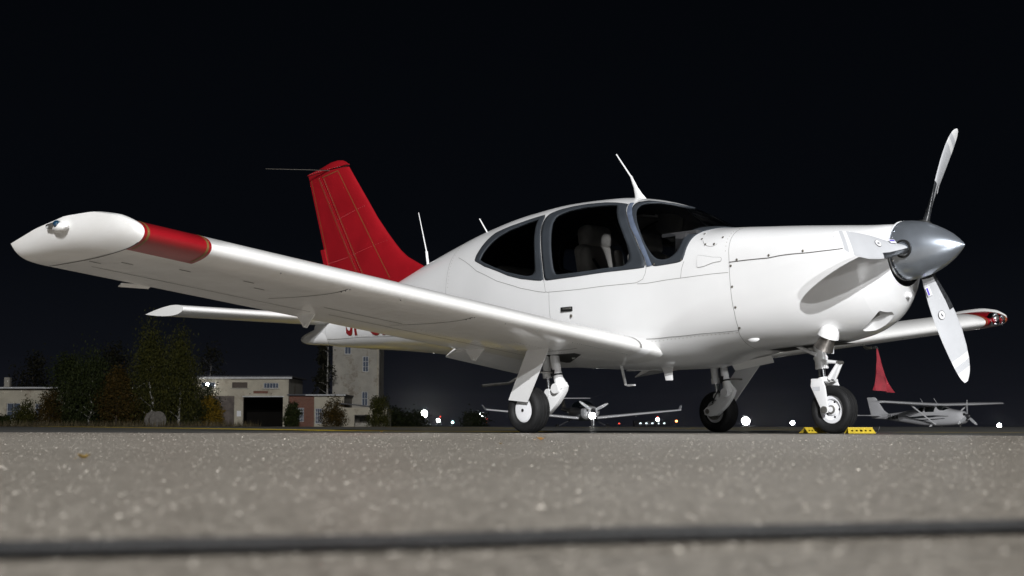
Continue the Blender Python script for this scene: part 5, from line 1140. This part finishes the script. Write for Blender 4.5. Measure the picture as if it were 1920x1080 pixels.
for f in (-1, 1):
    wg = surf([(.52, -1.10, 0, 2.18), (.52, -1.10, f*2.6, 2.24), (.50, -.70, f*5.3, 2.33), (.30, -.62, f*5.5, 2.30)], .12).build('wing', M['pwhite'], HW)
    MB().tube([(.05, f*.50, 1.0), (-.05, f*2.45, 2.16)], .045, 8).build('wing_strut', M['pwhite'], HW)
    surf([(-4.75, -5.75, 0, 1.55), (-5.05, -5.72, f*1.75, 1.57)], .09).build('stabilizer', M['pwhite'], HW)
    MB().box((2.06, f*.20, 1.60), (.06, .16, .15)).build('cowl_inlet', M['black'], HW)
    MB().tube([(-.35, f*.40, .95), (-.42, f*1.25, .28)], [.06, .035], 8).build('gear_leg', M['pwhite'], HW); pwheel(HW, (-.42, f*1.32, .22), .22, .16)
MB().box((2.04, 0, 1.27), (.08, .2, .10)).build('landing_light', M['black'], HW)
MB().tube([(1.55, 0, 1.0), (1.62, 0, .2)], .045, 8).build('nose_leg', M['steel'], HW); pwheel(HW, (1.64, 0, .19), .19, .14)
b = MB(); R_ = []
for z, xl, xt in ((1.45, -3.6, -5.75), (1.62, -4.15, -5.78), (1.9, -4.62, -5.86), (2.70, -5.30, -6.10), (2.76, -5.42, -6.10)): R_.append([(xl+(xt-xl)*u, h*.6, z) for u, h in sfoil(12, .12)])
b.loft(R_).build('tail_fin', M['pwhite'], HW)
props(HW, (2.12, 0, 1.49), .98, 3, .02, M['blade'])
for x in (-.2, -1.3): MB().tube([(x, .1, 2.17), (x-.35, .1, 2.62)], .012, 6).build('whip_antenna', M['pwhite'], HW)
# low-wing aircraft with a T tail, nose towards us
p, rz = heading(4.1, 80, .20, .98); LW = empty('parked_airplane', p, rz); tag(LW, 'dark parked low-wing aircraft with long wings, seen nose-on beyond the main wheel', 'airplane')
stD = [(-5.4,1.42,1.22,.06,1.3,2,2),(-4,1.38,1.08,.14,1.22,2,2),(-2.6,1.40,.84,.30,1.12,2,2.2),(-1.6,1.60,.66,.50,1.08,2.1,2.4),(-.8,1.74,.60,.57,1.08,2.1,2.5),(0,1.74,.58,.58,1.08,2.1,2.6),(.7,1.52,.58,.56,1.08,2.2,2.6),(1.2,1.42,.62,.52,1.08,2.4,2.6),(1.7,1.36,.72,.44,1.1,2.4,2.5),(1.98,1.30,.86,.34,1.12,2.3,2.3),(2.04,1.24,.95,.22,1.12,2.1,2.1)]
fu = lofted(stD)
for i, f in enumerate(fu.f):
    x = sum(fu.v[j][0] for j in f)/len(f); fu.m[i] = 1 if x < 1.35 else 0
fu.build('fuselage', [M['pwhite'], M['pgrey']], LW)
stpatch(stD, [(-1.6,PI/2),(-1.5,2.2),(-.9,2.72),(.3,2.75),(.78,2.5),(.85,2.0),(.86,PI/2),(.85,1.14),(.78,.64),(.3,.39),(-.9,.42),(-1.5,.94)]).build('canopy', M['pglass'], LW)
for f in (-1, 1):
    surf([(.55, -.60, 0, .72), (.55, -.60, f*.6, .73), (.45, -.42, f*3.5, 1.00), (.30, -.35, f*5.7, 1.20)], .15).build('wing', M['pwhite'], LW)
    MB().loft([[(.20, f*5.68, 1.19), (-.30, f*5.68, 1.19), (-.30, f*5.70, 1.19), (.20, f*5.70, 1.19)], [(-.12, f*5.85, 1.48), (-.38, f*5.85, 1.48), (-.38, f*5.87, 1.48), (-.12, f*5.87, 1.48)]]).build('winglet', M['pwhite'], LW, smooth=False)
    surf([(-4.75, -5.45, 0, 1.95), (-4.85, -5.40, f*1.65, 1.96)], .10).build('stabilizer', M['pwhite'], LW)
    MB().lathe([(.10, 0), (.115, .03), (.12, .06)], (1.93, f*.25, 1.20), (1, 0, 0), 18).build('cowl_inlet', M['black'], LW)
    MB().tube([(-.25, f*.62, .70), (-.35, f*1.42, .28)], [.05, .03], 8).build('gear_leg', M['pgrey'], LW); pwheel(LW, (-.35, f*1.48, .2), .2, .14)
    MB().box((-.1, f*3.1, .87), (.18, .03, .10)).build('stall_strip', M['pwhite'], LW, smooth=False)
MB().tube([(1.55, 0, .70), (1.72, 0, .2)], .04, 8).build('nose_leg', M['steel'], LW); pwheel(LW, (1.74, 0, .17), .17, .12)
b = MB(); b.loft([[(xl+(xt-xl)*u, h*.5, z) for u, h in sfoil(12, .12)] for z, xl, xt in ((1.25, -4.1, -5.4), (1.95, -4.75, -5.5))]).build('tail_fin', M['pgrey'], LW)
props(LW, (2.06, 0, 1.12), .95, 3, -.98, M['blade'])

# ------------------------------------------------------------------ thin haze added to make a glow round the lamps
hz = MB().box((0, 0, 20), (3600, 3600, 64)).build('haze', [], smooth=False); hz['kind'] = 'stuff'; hz['label'] = 'thin damp night air glowing softly round the lamps'; hz['category'] = 'haze'
hm = bpy.data.materials.new('thin_night_haze'); hm.use_nodes = True; hn = hm.node_tree.nodes; hl = hm.node_tree.links; hn.clear()
ho = hn.new('ShaderNodeOutputMaterial'); hv = hn.new('ShaderNodeVolumePrincipled'); hl.new(hv.outputs[0], ho.inputs['Volume'])
hv.inputs['Density'].default_value = .00013; hv.inputs['Anisotropy'].default_value = .96; hv.inputs['Color'].default_value = (.95, .96, 1, 1)
hz.data.materials.clear(); hz.data.materials.append(hm)
